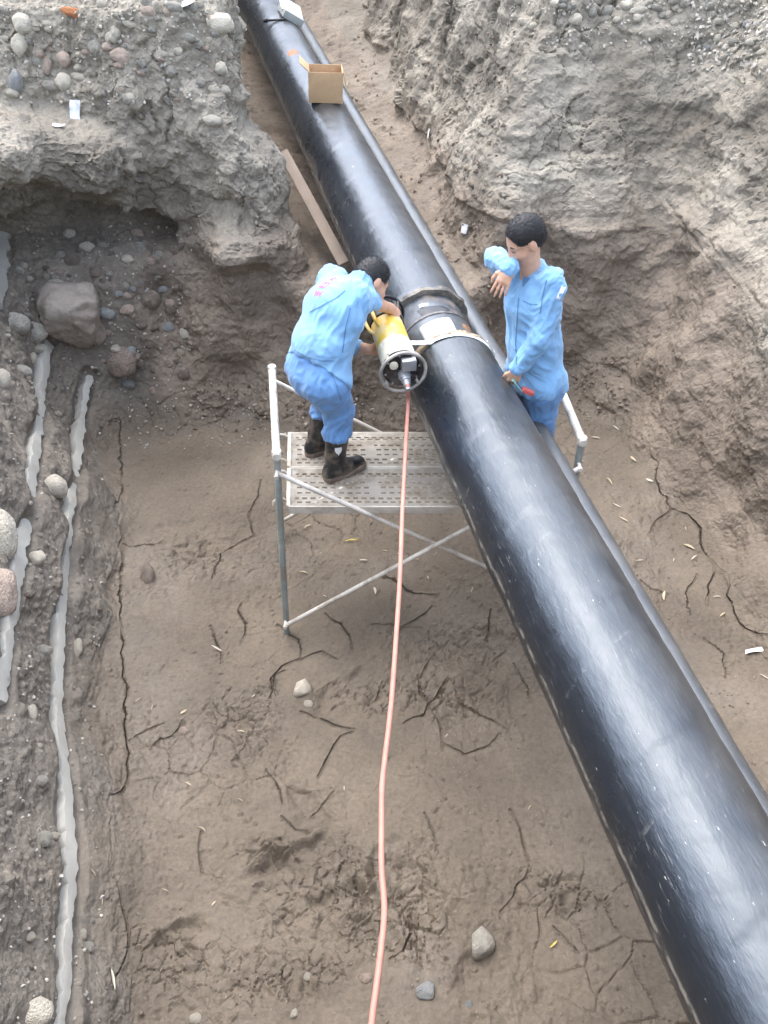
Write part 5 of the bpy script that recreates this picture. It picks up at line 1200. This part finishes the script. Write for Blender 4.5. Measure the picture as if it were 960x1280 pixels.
# fine gravel: too many and too small to count
def grit(name, zones, label, seed, m):
    g = np.random.default_rng(seed); bm = bmesh.new(); bmesh.ops.create_icosphere(bm, subdivisions=1, radius=1); Vb = np.array([v.co[:] for v in bm.verts]); Tb = np.array([[v.index for v in f.verts] for f in bm.faces]); bm.free()
    VV, TTT, k = [], [], 0
    for (x0, y0, x1, y1), cnt, (s0, s1) in zones:
        for _ in range(cnt):
            p, n = on_earth(g.uniform(x0, x1), g.uniform(y0, y1))
            if p is None: continue
            r = g.uniform(s0, s1)**1.0; q = g.normal(size=(3, 3)); Q, _ = np.linalg.qr(q)
            V = (Vb*(1+.25*g.normal(size=(len(Vb), 1)))*np.array([1, g.uniform(.6, 1), g.uniform(.5, .8)])*r)@Q.T+np.array(p)+np.array(n)*r*.25
            VV.append(V); TTT.append(Tb+k); k += len(V)
    return tag(link(name, mesh_np(name, np.concatenate(VV), np.concatenate(TTT), m, False)), label, kind='stuff')
M_GRIT = mat('mixed_grit', (.36, .33, .28), .9, .55, 14)
grit('gravel', [((0, 0, 310, 130), 330, (.006, .018)), ((630, 0, 960, 60), 300, (.006, .018)), ((860, 0, 960, 90), 200, (.008, .024)), ((30, 280, 240, 500), 320, (.006, .016)), ((0, 420, 130, 1280), 300, (.004, .012)), ((130, 500, 480, 560), 160, (.006, .018))], 'fine loose gravel in the banks', 5, M_GRIT)
grit('soil_crumbs', [((130, 560, 560, 1280), 360, (.003, .009)), ((560, 900, 760, 1280), 120, (.003, .008)), ((700, 480, 960, 900), 300, (.004, .010)), ((440, 40, 640, 430), 300, (.008, .026)), ((240, 480, 520, 545), 220, (.008, .024)), ((660, 440, 800, 520), 160, (.008, .022))], 'crumbs of dry soil', 6, mat('soil_crumb', (.19, .15, .115), .95, .4, 14))
# dry willow leaves
def leaf_mesh(seed):
    g = np.random.default_rng(seed); n = 7; V, T = [], []
    for i in range(n):
        u = i/(n-1); wd = (.05+.02*(seed % 3))*math.sin(math.pi*min(1, u*1.02))**.8+.004; cx = .22*g.normal()*0+.16*(u-.5)**2*(1 if seed % 2 else -1); z = .10*math.sin(math.pi*u)*g.uniform(.5, 1)
        V += [(u-.5, cx-wd, z+.05), (u-.5, cx, z), (u-.5, cx+wd, z+.05)]
    for i in range(n-1):
        for j in (0, 1): a = i*3+j; T.append((a, a+1, a+4, a+3))
    return np.array(V), np.array(T)
M_LF = [mat('straw_leaf', (.44, .36, .24), .7, .2, 6), mat('pale_leaf', (.52, .47, .37), .7, .15, 6), mat('yellow_leaf', (.55, .45, .10), .6, .2, 6)]
LM = [mesh_np('dry_leaf', *leaf_mesh(i), M_LF[i % 2]) for i in range(6)]; LMY = mesh_np('yellow_leaf', *leaf_mesh(9), M_LF[2])
def put_leaf(px, py, ln, ang, label, group, me=None, name='dry_leaf', target=None):
    p, n = on_earth(px, py)
    if p is None: return
    o = link(name, me or random.choice(LM)); L_ = ln/FOC*(p-Vector(_C)).dot(Vector(_F))*random.uniform(.6, 1.1); o.scale = (L_, L_*random.uniform(.7, 1.6), L_*random.uniform(.6, 2)); q = n.to_track_quat('Z', 'Y')
    o.rotation_mode = 'QUATERNION'; o.rotation_quaternion = q @ Quaternion((0, 0, 1), ang); o.location = p+n*.004; return tag(o, label, 'leaf', group)
for k, (x, y, ln) in enumerate(sorted([(745,548,16),(768,535,14),(725,578,14),(790,575,16),(778,650,14),(857,662,10),(862,682,18),(868,697,14),(830,745,18),(770,630,12),(812,600,16),(760,600,18),(736,520,14),(842,700,12),(905,770,14),(955,848,20),(895,745,12),(880,690,10),(800,700,12),(728,540,12)])): put_leaf(x, y, ln, random.uniform(0, 6.3), ORD[k]+' dry pale leaf on the cracked mud right of the thick pipe', 'dry leaves right of the thick pipe')
for k, (x, y, ln) in enumerate(sorted([(385,657,16),(400,690,10),(430,640,10),(455,700,12),(482,688,12),(378,715,14),(470,740,12),(520,700,10),(545,690,12),(555,640,10),(405,745,9),(500,690,8),(535,720,9),(590,735,10),(575,720,8)])): put_leaf(x, y, ln, random.uniform(0, 6.3), ORD[k]+' dry pale leaf on the mud under the scaffold', 'dry leaves under the scaffold')
for k, (x, y, ln) in enumerate(sorted([(172,874,12),(190,882,8),(228,888,17),(302,912,16),(253,1036,12),(270,810,18),(158,795,8),(115,1090,16),(128,1125,9),(140,1225,30),(205,1110,14),(315,870,9),(200,1210,9),(268,1130,8),(660,1010,12),(560,920,9),(430,985,9),(235,980,9),(330,1110,8),(300,1000,8)])): put_leaf(x, y, ln, random.uniform(0, 6.3), ORD[k]+' dry pale leaf on the open mud left of the thick pipe', 'dry leaves on the open mud')
put_leaf(440, 676, 22, .4, 'yellow leaf on the mud under the scaffold', None, LMY, 'yellow_leaf'); put_leaf(691, 1180, 17, 1.9, 'yellow leaf on the mud close to the thick pipe near the bottom', None, LMY, 'yellow_leaf')
# scraps of plastic and paper
M_FILM = mat('clear_plastic_film', (.60, .62, .66), .15, .3, 9, .02, 12)
def scrap(px, py, w_, h_, label, m, seed, name='plastic_scrap', cat='litter', up=.012):
    p, n = on_earth(px, py); k = (p-Vector(_C)).dot(Vector(_F))/FOC; x, y, d = frame_of(n); g = 9; V, T = [], []
    for i in range(g):
        for j in range(g):
            u, v = i/(g-1)-.5, j/(g-1)-.5; q = p+x*(w_*k*u)+y*(h_*k*1.3*v); a = np.array([[q.x, q.y, q.z]], np.float32); V.append(tuple(q+n*(up+.02*float(perlin(a*14, seed)[0]))+x*.02*float(perlin(a*11, seed+1)[0])))
    for i in range(g-1):
        for j in range(g-1): a = i*g+j; T.append((a, a+1, a+g+1, a+g))
    return tag(link(name, mesh_np(name, np.array(V), np.array(T), m)), label, cat)
scrap(97, 142, 14, 22, 'crumpled clear plastic scrap on the left bank', M_FILM, 1, up=.03); scrap(72, 156, 14, 5, 'thin white paper strip on the left bank near the plastic scrap', M_WHITE, 3, 'paper_scrap')
scrap(534, 170, 18, 9, 'white paper scrap on the far trench floor', M_WHITE, 5, 'paper_scrap'); scrap(942, 815, 20, 5, 'small white paper strip on the cracked mud at the right edge', M_WHITE, 7, 'paper_scrap'); scrap(233, 5, 22, 14, 'grey plastic sheet scrap at the top of the left bank', M_FILM, 9)
scrap(580, 286, 9, 9, 'tiny pale paper scrap on the trench slope', M_WHITE, 11, 'paper_scrap')
